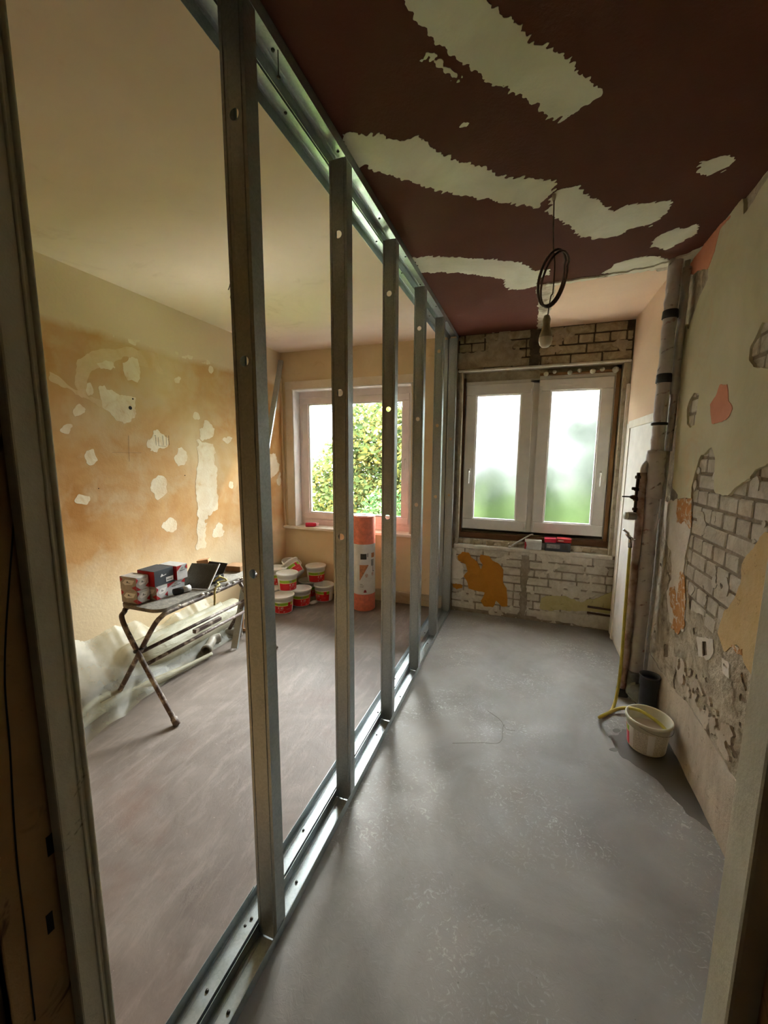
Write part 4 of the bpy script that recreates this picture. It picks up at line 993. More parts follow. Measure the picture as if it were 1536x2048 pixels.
# grey grid plate leaning on a dark case
g = empty('grid_plate', (-2.125, 2.18, ZT + .001)); tag(g, 'grey ribbed plate leaning across the middle of the bench', 'plate')
rotg = Euler((math.radians(38), 0, math.radians(14))).to_matrix()
pm = MB().box((-.22, 0, 0), (0, .22, .006), 0, rotg).build('plate', 'grater', g, bevel=.001)
rb_ = MB()
for k in range(22): rb_.box((-.218 + k * .0100, .004, .006), (-.213 + k * .0100, .216, .009), 0, rotg)
rb_.build('ribs', 'grater', g)
MB().box((-.004, 0, 0), (.003, .222, .010), 0, rotg).build('plate_edge', 'box_silver', g)
c = empty('tool_case', (-2.26, 2.34, ZT)); tag(c, 'small black open case behind the ribbed plate', 'case')
MB().box((-.09, -.05, 0), (.09, .05, .055)).build('case_body', 'black_matte', c, bevel=.004)
MB().box((-.09, 0, 0), (.09, .085, .006), 0, Euler((math.radians(52), 0, 0)).to_matrix(), (0, .045, .054)).build('case_lid', 'black_matte', c, bevel=.002)
b1 = MB().box((-.045, -.03, 0), (.045, .03, .125), 0, Euler((0, math.radians(-8), .4)).to_matrix(), (-2.40, 2.45, ZT + .006)).build('wood_block', 'wood_block', bevel=.003)
tag(b1, 'upright light wooden block behind the black case', 'wood block')
b2 = MB().box((-.07, -.06, 0), (.07, .06, .045), 0, Euler((0, 0, .15)).to_matrix(), (-2.28, 2.66, ZT)).build('wood_block', 'wood_bare', bevel=.003)
tag(b2, 'flat brown wooden block at the far end of the bench', 'wood block')
st = [(-2.16, 2.26, ZT + .03), (-2.13, 2.30, ZT + .06), (-2.17, 2.34, ZT + .045), (-2.12, 2.36, ZT + .015), (-2.15, 2.30, ZT + .012), (-2.10, 2.26, ZT + .012), (-2.095, 2.21, ZT - .005), (-2.092, 2.20, ZT - .07), (-2.093, 2.195, ZT - .12)]
o = MB().tube(catmull(st, 7), .007, 8).build('strap', 'strap_yellow', smooth=True); tag(o, 'crumpled yellowish strap hanging over the bench edge', 'strap')

# ------------------------------------------------------------------ plastic film on the floor
fr_ = empty('film_roll', (-2.62, 2.2, 0)); tag(fr_, 'translucent plastic film roll unrolled along the floor under the bench', 'plastic film')
def fpart(mb, name, mat, **k):
    o = mb.build(name, mat, None, **k); o.parent = fr_; o.matrix_parent_inverse = Matrix.Translation(-fr_.location); return o
rp = [(-2.655 + .006 * math.sin(k * .9), 1.95 + k * .11, .137) for k in range(11)]
m = MB().tube(rp, [.085, .118, .13, .133, .135, .135, .133, .134, .133, .131, .128], 24)
fpart(m, 'roll', 'film_thick', smooth=True)
# loose sheet: hangs from the wall over the roll and spreads on the floor towards the door
sh = MB(); NU, NV = 110, 46; idx = {}
for i in range(NU + 1):
    for j in range(NV + 1):
        y = 1.12 + 1.75 * i / NU; t = j / NV
        near = max(0, 1 - (y - 1.12) / 1.0)
        edge = .05 * float(fbm(np.array([y * 3.0]), np.array([.3]), 17)[0])
        x = XL + .022 + (.34 + .22 * near + edge) * t
        topz = .40 + .10 * math.sin(y * 1.7) + .22 * float(fbm(np.array([y * 4.0]), np.array([2.3]), 21)[0])
        zw = topz * (1 - t) ** 1.4 + .012
        g_ = math.exp(-((x + 2.665) / .12) ** 2)
        k_ = min(1, max(.35, (y - 1.45) / .45))
        zz = max(zw, .292 * g_ * k_)
        fold = float(fbm(np.array([y * 7.0 + t * 4]), np.array([t * 6.0 - y * 2]), 7)[0])
        zz += .026 * fold * (1 - .5 * t) + .022 * abs(math.sin(y * 11 + t * 7)) * t * (near > 0) * min(1, near * 3)
        idx[i, j] = len(sh.v); sh.v.append((max(x, XL + .006), y, max(.006, zz)))
for i in range(NU):
    for j in range(NV):
        sh.f.append((idx[i, j], idx[i + 1, j], idx[i + 1, j + 1], idx[i, j + 1])); sh.m.append(0)
fpart(sh, 'loose_sheet', 'film', smooth=True)
pth = [(-2.36, 1.26, .02), (-2.46, 1.45, .035), (-2.50, 1.66, .042), (-2.45, 1.95, .042), (-2.41, 2.2, .038), (-2.385, 2.44, .032)]
fpart(MB().tube(catmull(pth, 8), [.016 + .018 * math.sin(math.pi * min(1, k / 34)) for k in range(41)], 14), 'rolled_edge', 'film_thick', smooth=True)
pth = [(-2.44, 1.30, .02), (-2.52, 1.45, .03), (-2.60, 1.60, .04), (-2.63, 1.75, .03)]
fpart(MB().tube(catmull(pth, 8), .022, 12), 'rolled_edge', 'film_thick', smooth=True)

# pvc elbows beside the film
for (nm, pts, lb) in (('pipe_elbow', [(-2.445, 2.44, .045), (-2.485, 2.53, .052), (-2.52, 2.60, .06), (-2.50, 2.66, .06)], 'grey plastic pipe elbow with its open end towards the room, under the bench'),
                      ('pipe_elbow', [(-2.60, 2.72, .045), (-2.52, 2.79, .047), (-2.42, 2.86, .047)], 'grey plastic pipe piece lying behind the elbow under the bench')):
    e = empty(nm, (0, 0, 0)); tag(e, lb, 'pipe fitting', 'pipe fittings under the bench')
    cp = catmull(pts, 6); n_ = len(cp)
    MB().tube(cp, .036, 18, cap=False).build('tube', 'pvc_pipe', e, smooth=True, solid=.004)
    d0 = (cp[1] - cp[0]).normalized()
    MB().tube([cp[0], cp[0] + d0 * .045], .041, 18, cap=False).build('socket', 'pvc_pipe', e, smooth=True, solid=.004)
o = MB().box((-.02, 0, 0), (.02, .012, .34), 0, Euler((math.radians(-38), 0, .2)).to_matrix(), (-2.30, 2.60, .012))
o = frame_ring(MB(), -.16, .16, 0, .22, .025, 0, .02).build('wooden_frame', 'wood_block', bevel=.003)
o.location = (-2.34, 2.97, .006); o.rotation_euler = (math.radians(-14), 0, .35); tag(o, 'small pale wooden frame standing behind the pipe pieces', 'frame')

# ------------------------------------------------------------------ buckets
def cyl_text(me, r_of_z, zc, ang, flip=1):
    for v in me.vertices:
        z = zc + v.co.y; rr = r_of_z(z) + .0012 + v.co.z; a = ang + v.co.x / r_of_z(z)
        v.co = Vector((rr * math.sin(a), -rr * math.cos(a), z))
    return me
def bucket_proto(lid=True, s=1.0, water=False, old=False):
    e = empty('bucket')
    rb0, rt, h = .094, .109, .168
    body = [(0.0001, 0), (rb0 - .004, 0), (rb0, .004), (rt, h), (rt + .006, h), (rt + .009, h + .003), (rt + .009, h + .016), (rt + .006, h + .019), (rt + .001, h + .019), (rt - .003, h + .015), (rb0 - .003, .004), (.0001, .004)]
    bm_ = 'bucket_old' if old else 'bucket_white'
    MB().lathe(body, 40).build('bucket_body', bm_, e, smooth=False)
    for p in e.children[0].data.polygons: p.use_smooth = True
    rz = lambda z: rb0 + (rt - rb0) * z / h
    # label: angle 0 faces -y; columns of colour
    m = MB(); N = 60; zb = [.010, .082, .088, .094, .124, .135]
    for k in range(N):
        a0 = 2 * math.pi * k / N; a1 = 2 * math.pi * (k + 1) / N; deg = (k + .5) * 360 / N
        for q in range(len(zb) - 1):
            z0, z1 = zb[q], zb[q + 1]
            front = deg < 62 or deg > 250
            if front:
                mi = (0, 0, 2, 1, 3)[q]
                if 20 < deg < 34 and q >= 2 and q < 4: mi = 0
                if 52 < deg < 62: mi = 3
                if 276 < deg < 279: mi = 3
            else: mi = 4 if 10 < deg % 60 < 54 else 3
            P = []
            for (a, z) in ((a0, z0), (a1, z0), (a1, z1), (a0, z1)):
                rr = rz(z) + .0008; P.append((rr * math.sin(a), -rr * math.cos(a), z))
            m.quad(P, mi)
    lb = m.build('paper_label', ['label_red', 'label_green', 'label_cream', 'label_white', 'fine_print'], e)
    for ang in (-.45, ):
        me = cyl_text(text_mesh('K 60', .030), rz, .060, ang); me.materials.clear(); me.materials.append(MATS['label_white'])
        t = bpy.data.objects.new('lettering', me); COL.objects.link(t); t.parent = lb
    for (ang, z, w, hh) in ((-.45, .048, .055, .0025), (-.5, .043, .04, .002), (-.66, .022, .012, .008), (-.1, .022, .016, .008), (.35, .05, .04, .002)):
        n2 = 6; m = MB()
        for k in range(n2):
            P = []
            for (kk, zz) in ((k, z), (k + 1, z), (k + 1, z + hh), (k, z + hh)):
                a = ang + (kk / n2 - .5) * w / rz(z); rr = rz(zz) + .0016; P.append((rr * math.sin(a), -rr * math.cos(a), zz))
            m.quad(P)
        m.build('small_print', 'print_blush', lb)
    m = MB()
    for k in range(10):    # emblem on the green band
        a = 2 * math.pi * k / 10; b = 2 * math.pi * (k + 1) / 10
        P = [(-.62, .108)] + [(-.62 + math.cos(q) * .14, .108 + math.sin(q) * .011) for q in (a, b)]
        m.quad([((rz(z) + .0016) * math.sin(t), -(rz(z) + .0016) * math.cos(t), z) for t, z in P])
    m.build('emblem', 'label_grey', lb)
    if lid:
        MB().lathe([(.0001, h + .012), (rt - .006, h + .012), (rt - .003, h + .021), (rt + .010, h + .021), (rt + .012, h + .018), (rt + .012, h + .010), (rt + .0095, h + .008)], 40).build('lid', bm_, e, smooth=True)
    if water:
        MB().lathe([(.0001, .11), (rz(.11) - .0035, .11)], 40).build('water_fill', 'water', e, smooth=True)
    # wire bail
    bp = [((rt + .010) * math.cos(t), (rt + .010) * math.sin(t) * .35 - .02 * 0, h - .004 - .05 * math.sin(t)) for t in np.linspace(0, math.pi, 14)]
    bp = [((rt + .011) * math.cos(t), (rt + .011) * math.sin(t), h + .004 - .03 * math.sin(t)) for t in np.linspace(0, math.pi, 20)]
    MB().tube(bp, .0016, 6).build('bail', 'wire', e, smooth=True)
    return e
HB = .189
proto_l = bucket_proto(True); proto_o = bucket_proto(False); proto_w = bucket_proto(False, 1, True, True)
used = {'l': False, 'o': False}
def put(kind, x, y, z, rz, label, rx=0.0, ry=0.0):
    src = proto_l if kind == 'l' else proto_o
    o = src if not used[kind] else copy_tree(src); used[kind] = True
    o.location = (x, y, z); o.rotation_euler = (rx, ry, rz); tag(o, label, 'bucket', 'red and green adhesive buckets in the left corner')
    return o
put('l', -2.405, 3.50, .001, .78, 'lidded red and green bucket standing on the floor, foremost of the pile')
put('l', -2.335, 3.745, .001, 1.25, 'lidded bucket on the floor half hidden behind the foremost bucket')
put('l', -2.655, 3.64, .001, 1.0, 'floor bucket at the left end of the pile beside the first stud')
put('l', -2.452, 3.66, .190 + .0015, 1.55, 'lidded bucket stacked on the front pair, white lid in clear view')
put('l', -2.68, 3.887, .001, -.2, 'lidded bucket on the floor against the ochre wall, behind the pile')
put('l', -2.680, 3.785, .190 + .0015, .7, 'upper bucket at the left end of the pile, cut by the first stud')
put('l', -2.405, 4.035, .001, 1.35, 'bucket on the floor below the top bucket nearest the wall')
put('o', -2.166, 3.97, .001, .15, 'open bucket on the floor at the right end of the pile')
put('l', -2.305, 4.035, .190 + .0015, 1.45, 'lidded bucket sitting on top of the right pair by the wall')
put('o', -2.49, 3.935, .262, .9, 'tipped-over open bucket resting on the pile', math.radians(-38), math.radians(-28))
put('o', -2.675, 4.035, .215, .3, 'tilted empty bucket wedged in the room corner behind the pile', math.radians(10), math.radians(14))
rag = MB().lathe([(.0001, 0), (.03, .004), (.036, .018), (.022, .034), (.0001, .040)], 10)
rag.v = [(x * 1.3 + .012 * math.sin(z * 200 + y * 90), y * .7, z) for x, y, z in rag.v]
o = rag.build('paper_scrap', 'paper_white', smooth=True); o.location = (-2.21, 3.80, .001); o.rotation_euler = (0, 0, .9); tag(o, 'crumpled white scrap in front of the open bucket', 'scrap')

# ------------------------------------------------------------------ orange underlay roll
RR = .122; RH = 1.03; rc = (-1.635, 3.90)
rl = empty('underlay_roll', (rc[0], rc[1], 0)); tag(rl, 'upright orange foam underlay roll with a white printed wrapper', 'foam roll')
prof = [(.0001, .0015), (RR - .006, .0015), (RR, .008), (RR, RH - .006), (RR - .006, RH), (.07, RH + .002), (.055, RH - .006), (.03, RH - .03), (.0001, RH - .05)]
MB().lathe(prof, 48).build('foam', 'roll_orange', rl, smooth=True)
sp = []
for k in range(140):
    a = k * .3; rr = .03 + (RR - .036) * k / 140; sp.append((rr * math.cos(a), rr * math.sin(a), RH + .004))
MB().tube(sp, .0035, 5).build('coiled_end', 'roll_lit_end', rl, smooth=True)  # pale colour paints in the daylight falling on the roll's top
MB().lathe([(RR + .0012, .19), (RR + .0012, .735)], 48).build('wrapper', 'paper_white', rl, smooth=True)
wr_ = rl.children[-1]
def onroll(pts, mat, name='print', eps=.003):
    m = MB(); n = len(pts)
    P = [((RR + eps) * math.sin(a), -(RR + eps) * math.cos(a), z) for a, z in pts]
    m.quad(P); m.build(name, mat, wr_)
A0 = .40   # faces the camera
def rect(a0, a1, z0, z1, mat, name='print'):
    n = 5
    for k in range(n):
        p = a0 + (a1 - a0) * k / n; q = a0 + (a1 - a0) * (k + 1) / n
        if k == 0: m = MB()
        m.quad([((RR + .0026) * math.sin(t), -(RR + .0026) * math.cos(t), z) for t, z in ((p, z0), (q, z0), (q, z1), (p, z1))])
    m.build(name, mat, wr_)
rect(.10, .62, .575, .635, 'print_dark'); rect(.68, .78, .60, .64, 'label_grey')
m = MB()
for k in range(10):
    p = .02 + .078 * k; q = p + .078
    m.quad([((RR + .0026) * math.sin(t), -(RR + .0026) * math.cos(t), z) for t, z in ((p, .34 + .017 * k), (q, .34 + .017 * (k + 1)), (q, .515), (p, .515))])
m.build('picture', 'print_wood', wr_)
for (a, z) in ((.62, .40), (1.22, .41)):
    onroll([(a + .13 * math.cos(t), z + .022 * math.sin(t)) for t in np.linspace(0, 2 * math.pi, 12, endpoint=False)], 'print_blush', 'round_icon')
rect(1.08, 1.45, .59, .64, 'print_wood', 'picture'); rect(1.05, 1.35, .50, .57, 'label_grey', 'small_print')
rect(1.24, 1.29, .44, .50, 'print_dark', 'letter_l'); rect(1.24, 1.40, .436, .444, 'print_dark', 'letter_l')
rect(.05, .28, .30, .306, 'label_grey', 'small_print'); rect(.05, .40, .285, .290, 'label_grey', 'small_print'); rect(.05, .36, .272, .277, 'label_grey', 'small_print')
onroll([(.36, .212), (.64, .212), (.58, .238), (.50, .244), (.42, .238)], 'print_maroon', 'emblem')

# ------------------------------------------------------------------ things on the sills
q = ony((630, 1050), YB + .0)
cn = empty('paint_can', (-2.43, YB + .0, .8315), .45); tag(cn, 'small red spray can lying on the white window board', 'can')
R90 = Matrix.Rotation(math.pi / 2, 3, 'Y')
MB().lathe([(.0001, -.075), (.022, -.075), (.0255, -.07), (.0255, .03), (.022, .045), (.018, .052)], 20, 0, (0, 0, 0), R90).build('can_body', 'can_red', cn, smooth=True)
MB().lathe([(.018, .050), (.021, .053), (.021, .082), (.0001, .084)], 20, 0, (0, 0, 0), R90).build('cap', 'can_pink', cn, smooth=True)
MB().lathe([(.0257, -.02), (.0257, .02)], 20, 0, (0, 0, 0), R90, 0.2, 2.2).build('sticker', 'can_pink', cn, smooth=True)

zs = .743
o = empty('fixing_box', (.075, YB + .012, zs)); tag(o, 'silver grey carton on the brick sill left of the red-lidded box', 'box', 'boxes on the brick sill')
MB().box((-.078, -.03, 0), (.078, .05, .092)).build('carton', 'box_silver', o, bevel=.002)
MB().box((-.079, -.0312, .074), (.079, .0505, .0935)).build('flap', 'pvc_white', o, bevel=.002)
MB().quad([(-.079, -.0308, .002), (-.066, -.0308, .002), (-.060, -.0308, .04), (-.072, -.0308, .09), (-.079, -.0308, .09)]).build('print', 'box_red', o, solid=.0004)
o = empty('fixing_box', (.300, YB + .012, zs)); tag(o, 'dark grey fixings box with an open red lid on the brick sill', 'box', 'boxes on the brick sill')
MB().box((-.115, -.03, 0), (.115, .06, .085)).build('carton', 'box_anthracite', o, bevel=.002)
MB().box((-.10, -.0312, .028), (.02, -.0300, .07)).build('print', 'label_grey', o); MB().box((.035, -.0312, .02), (.09, -.0300, .068)).build('print', 'print_dark', o)
MB().box((-.118, -.036, .088), (-.012, .062, .128), 0, Euler((.0, -.04, 0)).to_matrix()).build('lid', 'can_red', o, bevel=.003)
MB().box((-.010, -.034, .092), (.118, .062, .130)).build('lid', 'box_red', o, bevel=.003)
MB().box((.0, -.0345, .105), (.05, -.0338, .115)).build('print', 'label_white', o)
for c in o.children:
    if c.name.startswith('lid'): pass
hk = empty('metal_hook', (-.13, YB - .005, zs)); tag(hk, 'bent silver metal bracket leaning on the brick sill', 'hook')
MB().tube(catmull([(-.018, -.012, .007), (.0, -.008, .018), (.03, -.002, .042), (.115, .010, .102), (.185, .020, .148), (.197, .022, .140)], 6), .007, 10).build('rod', 'box_silver', hk, smooth=True)
MB().lathe([(.0001, -.004), (.014, -.004), (.016, .010), (.008, .016), (.0001, .018)], 12, 0, (-.015, -.010, .005)).build('head', 'box_silver', hk, smooth=True)

# ------------------------------------------------------------------ pipes on the right wall
PX, PY = .762, 3.035
mp = empty('riser_pipe', (PX, PY, 0)); tag(mp, 'thick grey insulated riser pipe running from floor to ceiling', 'pipe')
def rough_tube(z0, z1, r0, r1, n, cx_=0, cy_=0, wob=.003, seed=0):
    rnd = random.Random(seed); P = []; R_ = []
    for k in range(n + 1):
        t = k / n; P.append((cx_ + rnd.uniform(-wob, wob), cy_ + rnd.uniform(-wob, wob), z0 + (z1 - z0) * t)); R_.append(r0 + (r1 - r0) * t + rnd.uniform(-wob, wob) * .7)
    return MB().tube(P, R_, 22)
rough_tube(1.64, ZC - .003, .038, .036, 30, seed=1).build('upper_sleeve', 'pipe_wrap', mp, smooth=True)
rough_tube(.13, 1.60, .045, .047, 36, seed=2).build('lower_sleeve', 'pipe_wrap', mp, smooth=True)
rough_tube(1.40, 1.70, .058, .052, 10, .0, .0, .005, 3).build('junction_wrap', 'pipe_wrap', mp, smooth=True)
MB().lathe([(.040, 0), (.046, .002), (.046, .016), (.040, .018)], 28, 0, (0, 0, 1.86)).build('clamp', 'screw_steel', mp, smooth=True)
MB().lathe([(.040, 0), (.043, .003), (.041, .05), (.039, .055)], 28, 0, (0, 0, 2.12)).build('tape_band', 'drain_grey', mp, smooth=True)
MB().lathe([(.040, 0), (.043, .003), (.041, .045), (.039, .05)], 28, 0, (0, 0, 2.50)).build('tape_band', 'drain_grey', mp, smooth=True)
MB().tube(catmull([(0, 0, .20), (0, -.005, .10), (.015, -.06, .065), (.05, -.13, .06)], 6), .054, 20).build('elbow', 'pipe_grey', mp, smooth=True)
cov = MB().tube(catmull([(.005, -.03, .075), (.02, -.08, .066), (.045, -.12, .064)], 5), [.062, .066, .06, .066, .061, .067, .062, .066, .061, .064, .06], 18)
cov.build('elbow_wrap', 'film', mp, smooth=True)
sp_ = empty('slim_riser', (.828, 3.05, 0)); tag(sp_, 'slim pale pipe between the thick riser and the wall', 'pipe')
rough_tube(.02, ZC - .003, .011, .014, 30, 0, 0, .0012, 5).build('tube', 'pipe_white', sp_, smooth=True)
rough_tube(1.70, ZC - .05, .021, .021, 20, 0, 0, .0022, 6).build('sleeve', 'pipe_wrap', sp_, smooth=True)
MB().lathe([(.022, 0), (.034, .03), (.028, .08), (.022, .11)], 16, 0, (0, 0, 2.05)).build('tape_knot', 'pipe_white', sp_, smooth=True)
vp = empty('water_pipe', (.690, 3.02, 0)); tag(vp, 'thin wrapped water pipe with brass valve and meter left of the riser', 'pipe')
rough_tube(.06, 1.56, .023, .024, 30, .008, .0, .0025, 7).build('sleeve', 'pipe_rust', vp, smooth=True)
MB().tube(catmull([(.01, 0, 1.54), (.012, 0, 1.60), (.05, .01, 1.64)], 5), .022, 14).build('bend', 'pipe_wrap', vp, smooth=True)
MB().box((-.03, -.03, .0), (.04, .03, .06)).build('foot_rubble', 'rubber', vp, bevel=.012)
MB().tube([(-.018, 0, 1.30), (-.018, 0, 1.56)], .0125, 12).build('valve_body', 'brass_dark', vp, smooth=True)
MB().tube([(-.018, 0, 1.455), (-.05, -.01, 1.457)], .010, 10).build('bleed_screw', 'brass_dark', vp, smooth=True)
for zn in (1.31, 1.375, 1.44, 1.52): MB().lathe([(.014, 0), (.020, .003), (.020, .019), (.014, .022)], 6, 0, (-.018, 0, zn)).build('hex_nut', 'brass_dark', vp)
vh = MB().tube([(-.018, 0, 1.395), (-.045, -.01, 1.40), (-.06, -.012, 1.402)], [.018, .014, .006], 12).build('valve_stem', 'brass_dark', vp, smooth=True)
MB().tube([(-.058, -.012, 1.402), (-.105, -.02, 1.403)], .0045, 8).build('lever', 'brass_dark', vh, smooth=True)
wm = MB().lathe([(.0001, -.02), (.024, -.02), (.026, -.01), (.026, .03), (.022, .034)], 20, 0, (-.035, -.01, 1.275), rot_to((-1, -.25, .05))).build('meter', 'pvc_pipe', vp, smooth=True)
MB().lathe([(.022, .03), (.025, .036), (.024, .048), (.0001, .05)], 20, 0, (-.035, -.01, 1.275), rot_to((-1, -.25, .05))).build('dial', 'pvc_white', wm, smooth=True)
tp = empty('tap', (.655, 3.0, 1.10)); tag(tp, 'small chrome angle tap on the thin water pipe above the hose', 'tap')
MB().tube([(.045, .012, .02), (-.004, .0, .022)], .008, 10).build('spigot', 'chrome', tp, smooth=True)
MB().tube([(.0, 0, .035), (.002, 0, -.035)], .012, 12).build('tap_body', 'chrome', tp, smooth=True)
MB().tube([(.0, .0, .025), (-.028, -.01, .062)], .011, 12).build('bonnet', 'chrome', tp, smooth=True)
MB().box((-.028, -.012, -.006), (.016, .012, .008), 0, Euler((0, math.radians(38), 0)).to_matrix(), (-.028, -.010, .068)).build('tap_handle', 'chrome', tp, bevel=.003)
hz = [(.657, 3.0, 1.075), (.655, 2.985, .95), (.652, 2.95, .60), (.648, 2.91, .32), (.632, 2.86, .12), (.598, 2.79, .026), (.548, 2.72, .016), (.505, 2.665, .022), (.500, 2.625, .05), (.535, 2.60, .10), (.60, 2.575, .165), (.68, 2.54, .192), (.76, 2.49, .172), (.80, 2.455, .145)]
o = MB().tube(catmull(hz, 8), .0095, 12).build('garden_hose', 'hose', smooth=True); tag(o, 'yellow hose running from the tap down into the water bucket', 'hose')
dr = empty('drain_stub', (.832, 2.845, 0)); dr.location = (.800, 2.84, 0); tag(dr, 'dark grey open drain pipe stub standing beside the riser', 'drain pipe')
MB().lathe([(.050, .002), (.050, .20), (.056, .205), (.056, .262), (.060, .266), (.060, .274), (.055, .276), (.050, .270), (.050, .235)], 32).build('socket_pipe', 'drain_grey', dr, smooth=True)
MB().lathe([(.0001, .238), (.050, .238)], 32).build('plug', 'drain_grey', dr, smooth=True)
o = MB().tube([(.853, 2.90, .002), (.853, 2.90, .22)], .011, 12).build('conduit_stub', 'pipe_white', smooth=True); tag(o, 'thin pale conduit stub behind the dark drain pipe', 'conduit')
pw = proto_w; pw.location = (.720, 2.50, .003); pw.rotation_euler = (0, 0, -2.2); tag(pw, 'open white bucket of cloudy water with the hose end in it', 'bucket')
# wet marks on the screed by the bucket
for i, (px, py, rx, ry) in enumerate([(1232, 1462, 9, 4), (1240, 1478, 12, 5), (1226, 1474, 8, 3), (1236, 1490, 5, 2), (1228, 1500, 9, 4)]):
    P = blob('F', px, py, rx, ry, 10, i); poly_layer('wet_mark', floor, 'F', P, .0028, 'wet', .006, .006, .03, 160 + i, depth=.0005)
P = [(.62, 2.62), (.86, 2.62), (.862, 1.98), (.79, 2.05), (.70, 2.22), (.58, 2.36), (.55, 2.50)]
poly_layer('wet_mark', floor, 'F', P, .0026, 'wet', .012, .03, .10, 170, depth=.0005)
def crack(pts, name='crack', w=.0009):
    Q = [tuple(onz(p, .0)) for p in pts]; Q = [(x, y, .002) for x, y, z in Q]
    MB().tube(catmull(Q, 6), w, 5).build(name, 'mortar', floor)
crack([(905, 1487), (960, 1486), (1000, 1485), (1006, 1455), (1010, 1450)]); crack([(975, 1422), (1000, 1440), (1012, 1458), (1030, 1462)])

# ------------------------------------------------------------------ bulb and cable coil
bl = empty('light_bulb', (.040, 2.135, ZC)); tag(bl, 'bare light bulb hanging from a coil of brown cable', 'light bulb')
zb_ = 2.225 - ZC
prof = [(.0001, -.052), (.016, -.049), (.026, -.038), (.0305, -.022), (.030, -.006)]
MB().lathe(prof, 26, 0, (0, 0, zb_)).build('glass', 'bulb_glass', bl, smooth=True)
MB().lathe([(.030, -.006), (.027, .010), (.020, .030), (.016, .052)], 26, 0, (0, 0, zb_)).build('heat_sink', 'bulb_body', bl, smooth=True)
MB().lathe([(.017, .050), (.018, .075), (.012, .092), (.004, .096)], 20, 0, (0, 0, zb_)).build('lamp_holder', 'bulb_body', bl, smooth=True)
ctr = Vector((.012, 0, 2.475 - ZC))
nrm_img = Vector((.72, .42, -.56))     # right, down, forward mix in image axes -> world
def img2w(v): return Vector((v[0] * _r[0] + v[1] * _r[1] + v[2] * _r[2], v[0] * _d[0] + v[1] * _d[1] + v[2] * _d[2], v[0] * _u[0] + v[1] * _u[1] + v[2] * _u[2]))
nw = img2w((.66, .44, -.62)).normalized(); e1 = img2w((.55, -.83, 0)); e1 = (e1 - nw * e1.dot(nw)).normalized(); e2 = nw.cross(e1)
coil = []
for k in range(0, 3 * 28):
    a = 2 * math.pi * k / 28; rr = .112 + .008 * math.sin(k * .21) ; coil.append(ctr + e1 * rr * math.cos(a) + e2 * rr * math.sin(a) + nw * (.006 * math.sin(k * .13) + .009 * (k // 28)))
MB().tube(coil, .0048, 8).build('cable_coil', 'cable_brown', bl, smooth=True)
MB().tube(catmull([(0, 0, -.002), (.004, 0, -.10), (.01, 0, -.22), (.02, 0, -.30), (.02, 0, -.42), (.012, 0, 2.40 - ZC), (.003, 0, zb_ + .09)], 6), .0028, 8).build('cable', 'cable_brown', bl, smooth=True)
MB().lathe([(.0001, -.03), (.007, -.03), (.009, -.015), (.009, -.005), (.0001, 0)], 10).build('ceiling_hook', 'bulb_body', bl, smooth=True)
# loose wires on the left ceiling
q = onz((462, 560), ZC)
o = MB().tube(catmull([(q[0], q[1], ZC), (q[0] + .01, q[1] - .01, ZC - .05), (q[0] - .02, q[1] + .01, ZC - .11)], 5), .003, 6).tube(catmull([(q[0], q[1], ZC), (q[0] - .015, q[1], ZC - .04), (q[0] - .035, q[1] + .01, ZC - .055)], 5), .003, 6).tube(catmull([(q[0] + .005, q[1], ZC), (q[0] + .02, q[1], ZC - .06), (q[0] + .01, q[1] + .01, ZC - .14)], 5), .003, 6).build('loose_wires', 'cable_brown', smooth=True)
tag(o, 'loose wire ends hanging from the beige ceiling behind the first stud', 'wires')

# =================================================================== OUTSIDE
GZ = -.5
struct(MB().box((-16, YB + WT + .05, GZ - .2), (12, 30, GZ)).build('ground', 'grass'))
def foliage(name, blobs, n, size, mat, parent):
    rnd = random.Random(len(blobs) * 13 + n); v = []; f = []
    tot = sum(b[3] * b[4] * b[5] for b in blobs)
    for (cx_, cy_, cz_, rx, ry, rz) in blobs:
        for _ in range(int(n * rx * ry * rz / tot)):
            while True:
                p = Vector((rnd.uniform(-1, 1), rnd.uniform(-1, 1), rnd.uniform(-1, 1)))
                if .25 < p.length < 1: break
            c = Vector((cx_ + p.x * rx, cy_ + p.y * ry, cz_ + p.z * rz))
            if c.z < GZ + .02: continue
            e = Euler((rnd.uniform(-1.2, 1.2), rnd.uniform(-1.2, 1.2), rnd.uniform(0, 6.28))).to_matrix(); s = size * rnd.uniform(.6, 1.3)
            i = len(v)
            for a, b in ((0, -.5), (.24, -.1), (.2, .2), (0, .55), (-.2, .2), (-.24, -.1)): v.append(tuple(c + e @ Vector((a * s, b * s, .06 * s * abs(a) * 4))))
            f.append((i, i + 1, i + 2, i + 3)); f.append((i, i + 3, i + 4, i + 5))
    me = bpy.data.meshes.new(name); me.from_pydata(v, [], f); me.materials.append(MATS[mat]); me.update()
    o = bpy.data.objects.new(name, me); COL.objects.link(o); o.parent = parent; o['kind'] = 'stuff'
    return o
struct(MB().box((-9, YB + WT + .06, GZ), (6, 6.5, GZ + .03)).build('bounce_slab', 'facade_white'))  # unseen pale slab added to bounce skylight onto the ceiling
t = empty('tree', (-3.6, 9.0, GZ)); tag(t, 'yellow-green leafy tree filling the view outside the clear window', 'tree')
bl_ = [(.3, .2, 2.7, 1.3, .9, 1.1), (-.75, .3, 1.5, 1.0, .8, 1.2), (1.3, .1, 1.8, 1.2, .8, 1.5), (.4, -.2, .9, 1.5, .7, .9), (-1.9, .3, 1.0, .95, .7, 1.1), (.0, .9, 1.6, 1.8, .5, 1.6)]
foliage('foliage', bl_, 17000, .145, 'leaf', t)
MB().tube(catmull([(.2, .5, 0), (.25, .5, 1.2), (.1, .4, 2.2), (.4, .3, 3.0)], 6), [.11 - .004 * k for k in range(19)], 10).build('trunk', 'bark', t, smooth=True)
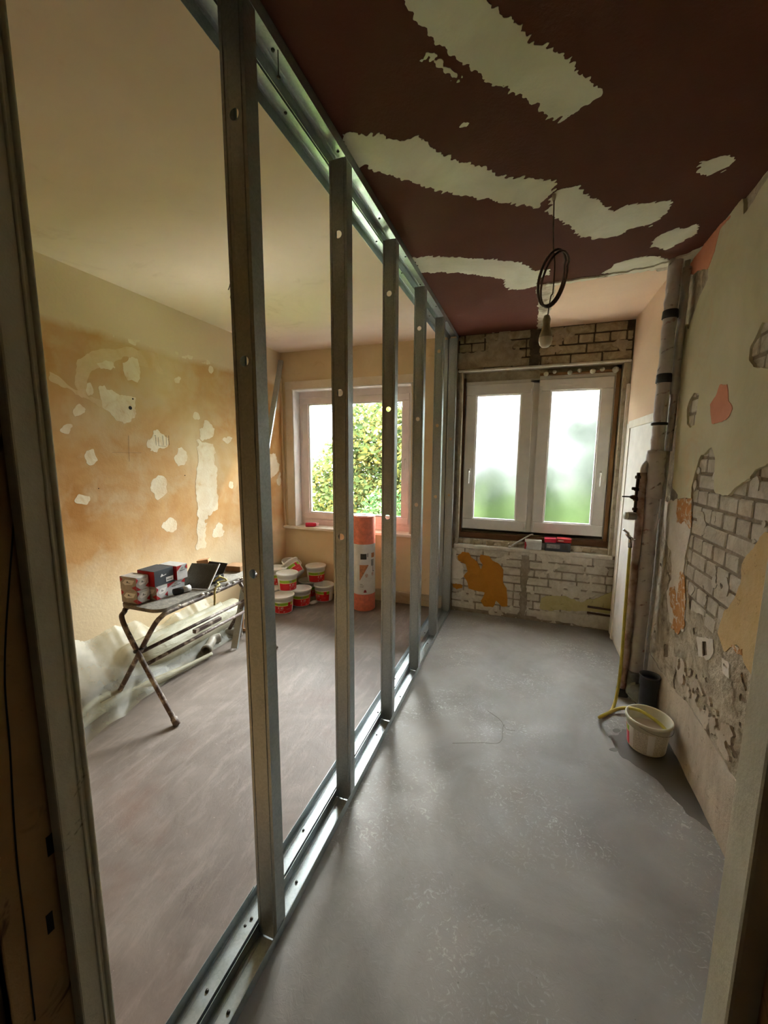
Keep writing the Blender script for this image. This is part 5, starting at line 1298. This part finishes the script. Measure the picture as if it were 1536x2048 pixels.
for a in ((-.9, .4, 2.2), (1.3, .3, 2.6), (.9, .2, 1.7)): MB().tube(catmull([(.2, .5, 1.0), ((a[0] + .2) / 2, .45, a[2] * .75), a], 5), [.05 - .003 * k for k in range(11)], 8).build('branch', 'bark', t, smooth=True)
t = empty('shrub', (-2.35, 7.15, GZ)); tag(t, 'dark green shrub low outside the clear window', 'shrub', 'shrubs outside the windows')
foliage('foliage', [(-.25, .2, .80, .62, .5, .75), (.4, .25, .6, .5, .5, .6)], 2600, .09, 'leaf_dark', t)
MB().tube([(-.1, .2, 0), (-.12, .2, .6)], .04, 8).build('stem', 'bark', t)
t = empty('shrub', (.55, 8.6, GZ)); tag(t, 'green shrub blurred behind the frosted window', 'shrub', 'shrubs outside the windows')
foliage('foliage', [(.3, .3, 1.5, 1.0, .7, 1.8), (-.75, .4, 1.3, .8, .7, 1.6), (1.5, .4, 1.8, 1.1, .7, 2.1), (-1.7, .5, 1.2, .8, .6, 1.3), (2.6, .5, 1.6, 1.0, .6, 1.8)], 15000, .13, 'leaf_dark', t)  # grown tall and wide to darken the frosted panes
foliage('foliage', [(0, .3, 3.3, 1.0, .6, .9), (1.4, .4, 3.8, 1.2, .6, 1.0), (-1.3, .3, 2.8, .8, .6, .8)], 1800, .15, 'leaf_dark', t)  # thin top leaves added to dim the sky behind the panes
MB().tube([(-.1, .3, 0), (-.1, .3, 1.0)], .05, 8).build('stem', 'bark', t)
bd = empty('house', (-9.2, 15.0, GZ)); tag(bd, 'white house glimpsed through the leaves at the left of the clear window', 'house')
MB().box((-5, 0, 0), (3.2, 6, 6.2)).build('house_wall', 'facade_white', bd)
MB().quad([(-5.3, -.3, 6.2), (3.5, -.3, 6.2), (3.5, 3, 8.4), (-5.3, 3, 8.4)]).quad([(-5.3, 6.3, 6.2), (3.5, 6.3, 6.2), (3.5, 3, 8.4), (-5.3, 3, 8.4)]).build('roof', 'roof_red', bd, solid=.12)
for x in (-3.5, -1.2, 1.2):
    for z in (1.0, 3.8):
        w = frame_ring(MB(), x, x + 1.1, z, z + 1.4, .08, -.05, .05).build('window', 'pvc_white', bd)
        MB().box((x + .08, -.02, z + .08), (x + 1.02, .02, z + 1.32)).build('pane', 'window_dark', w)
print('bricks', nb)
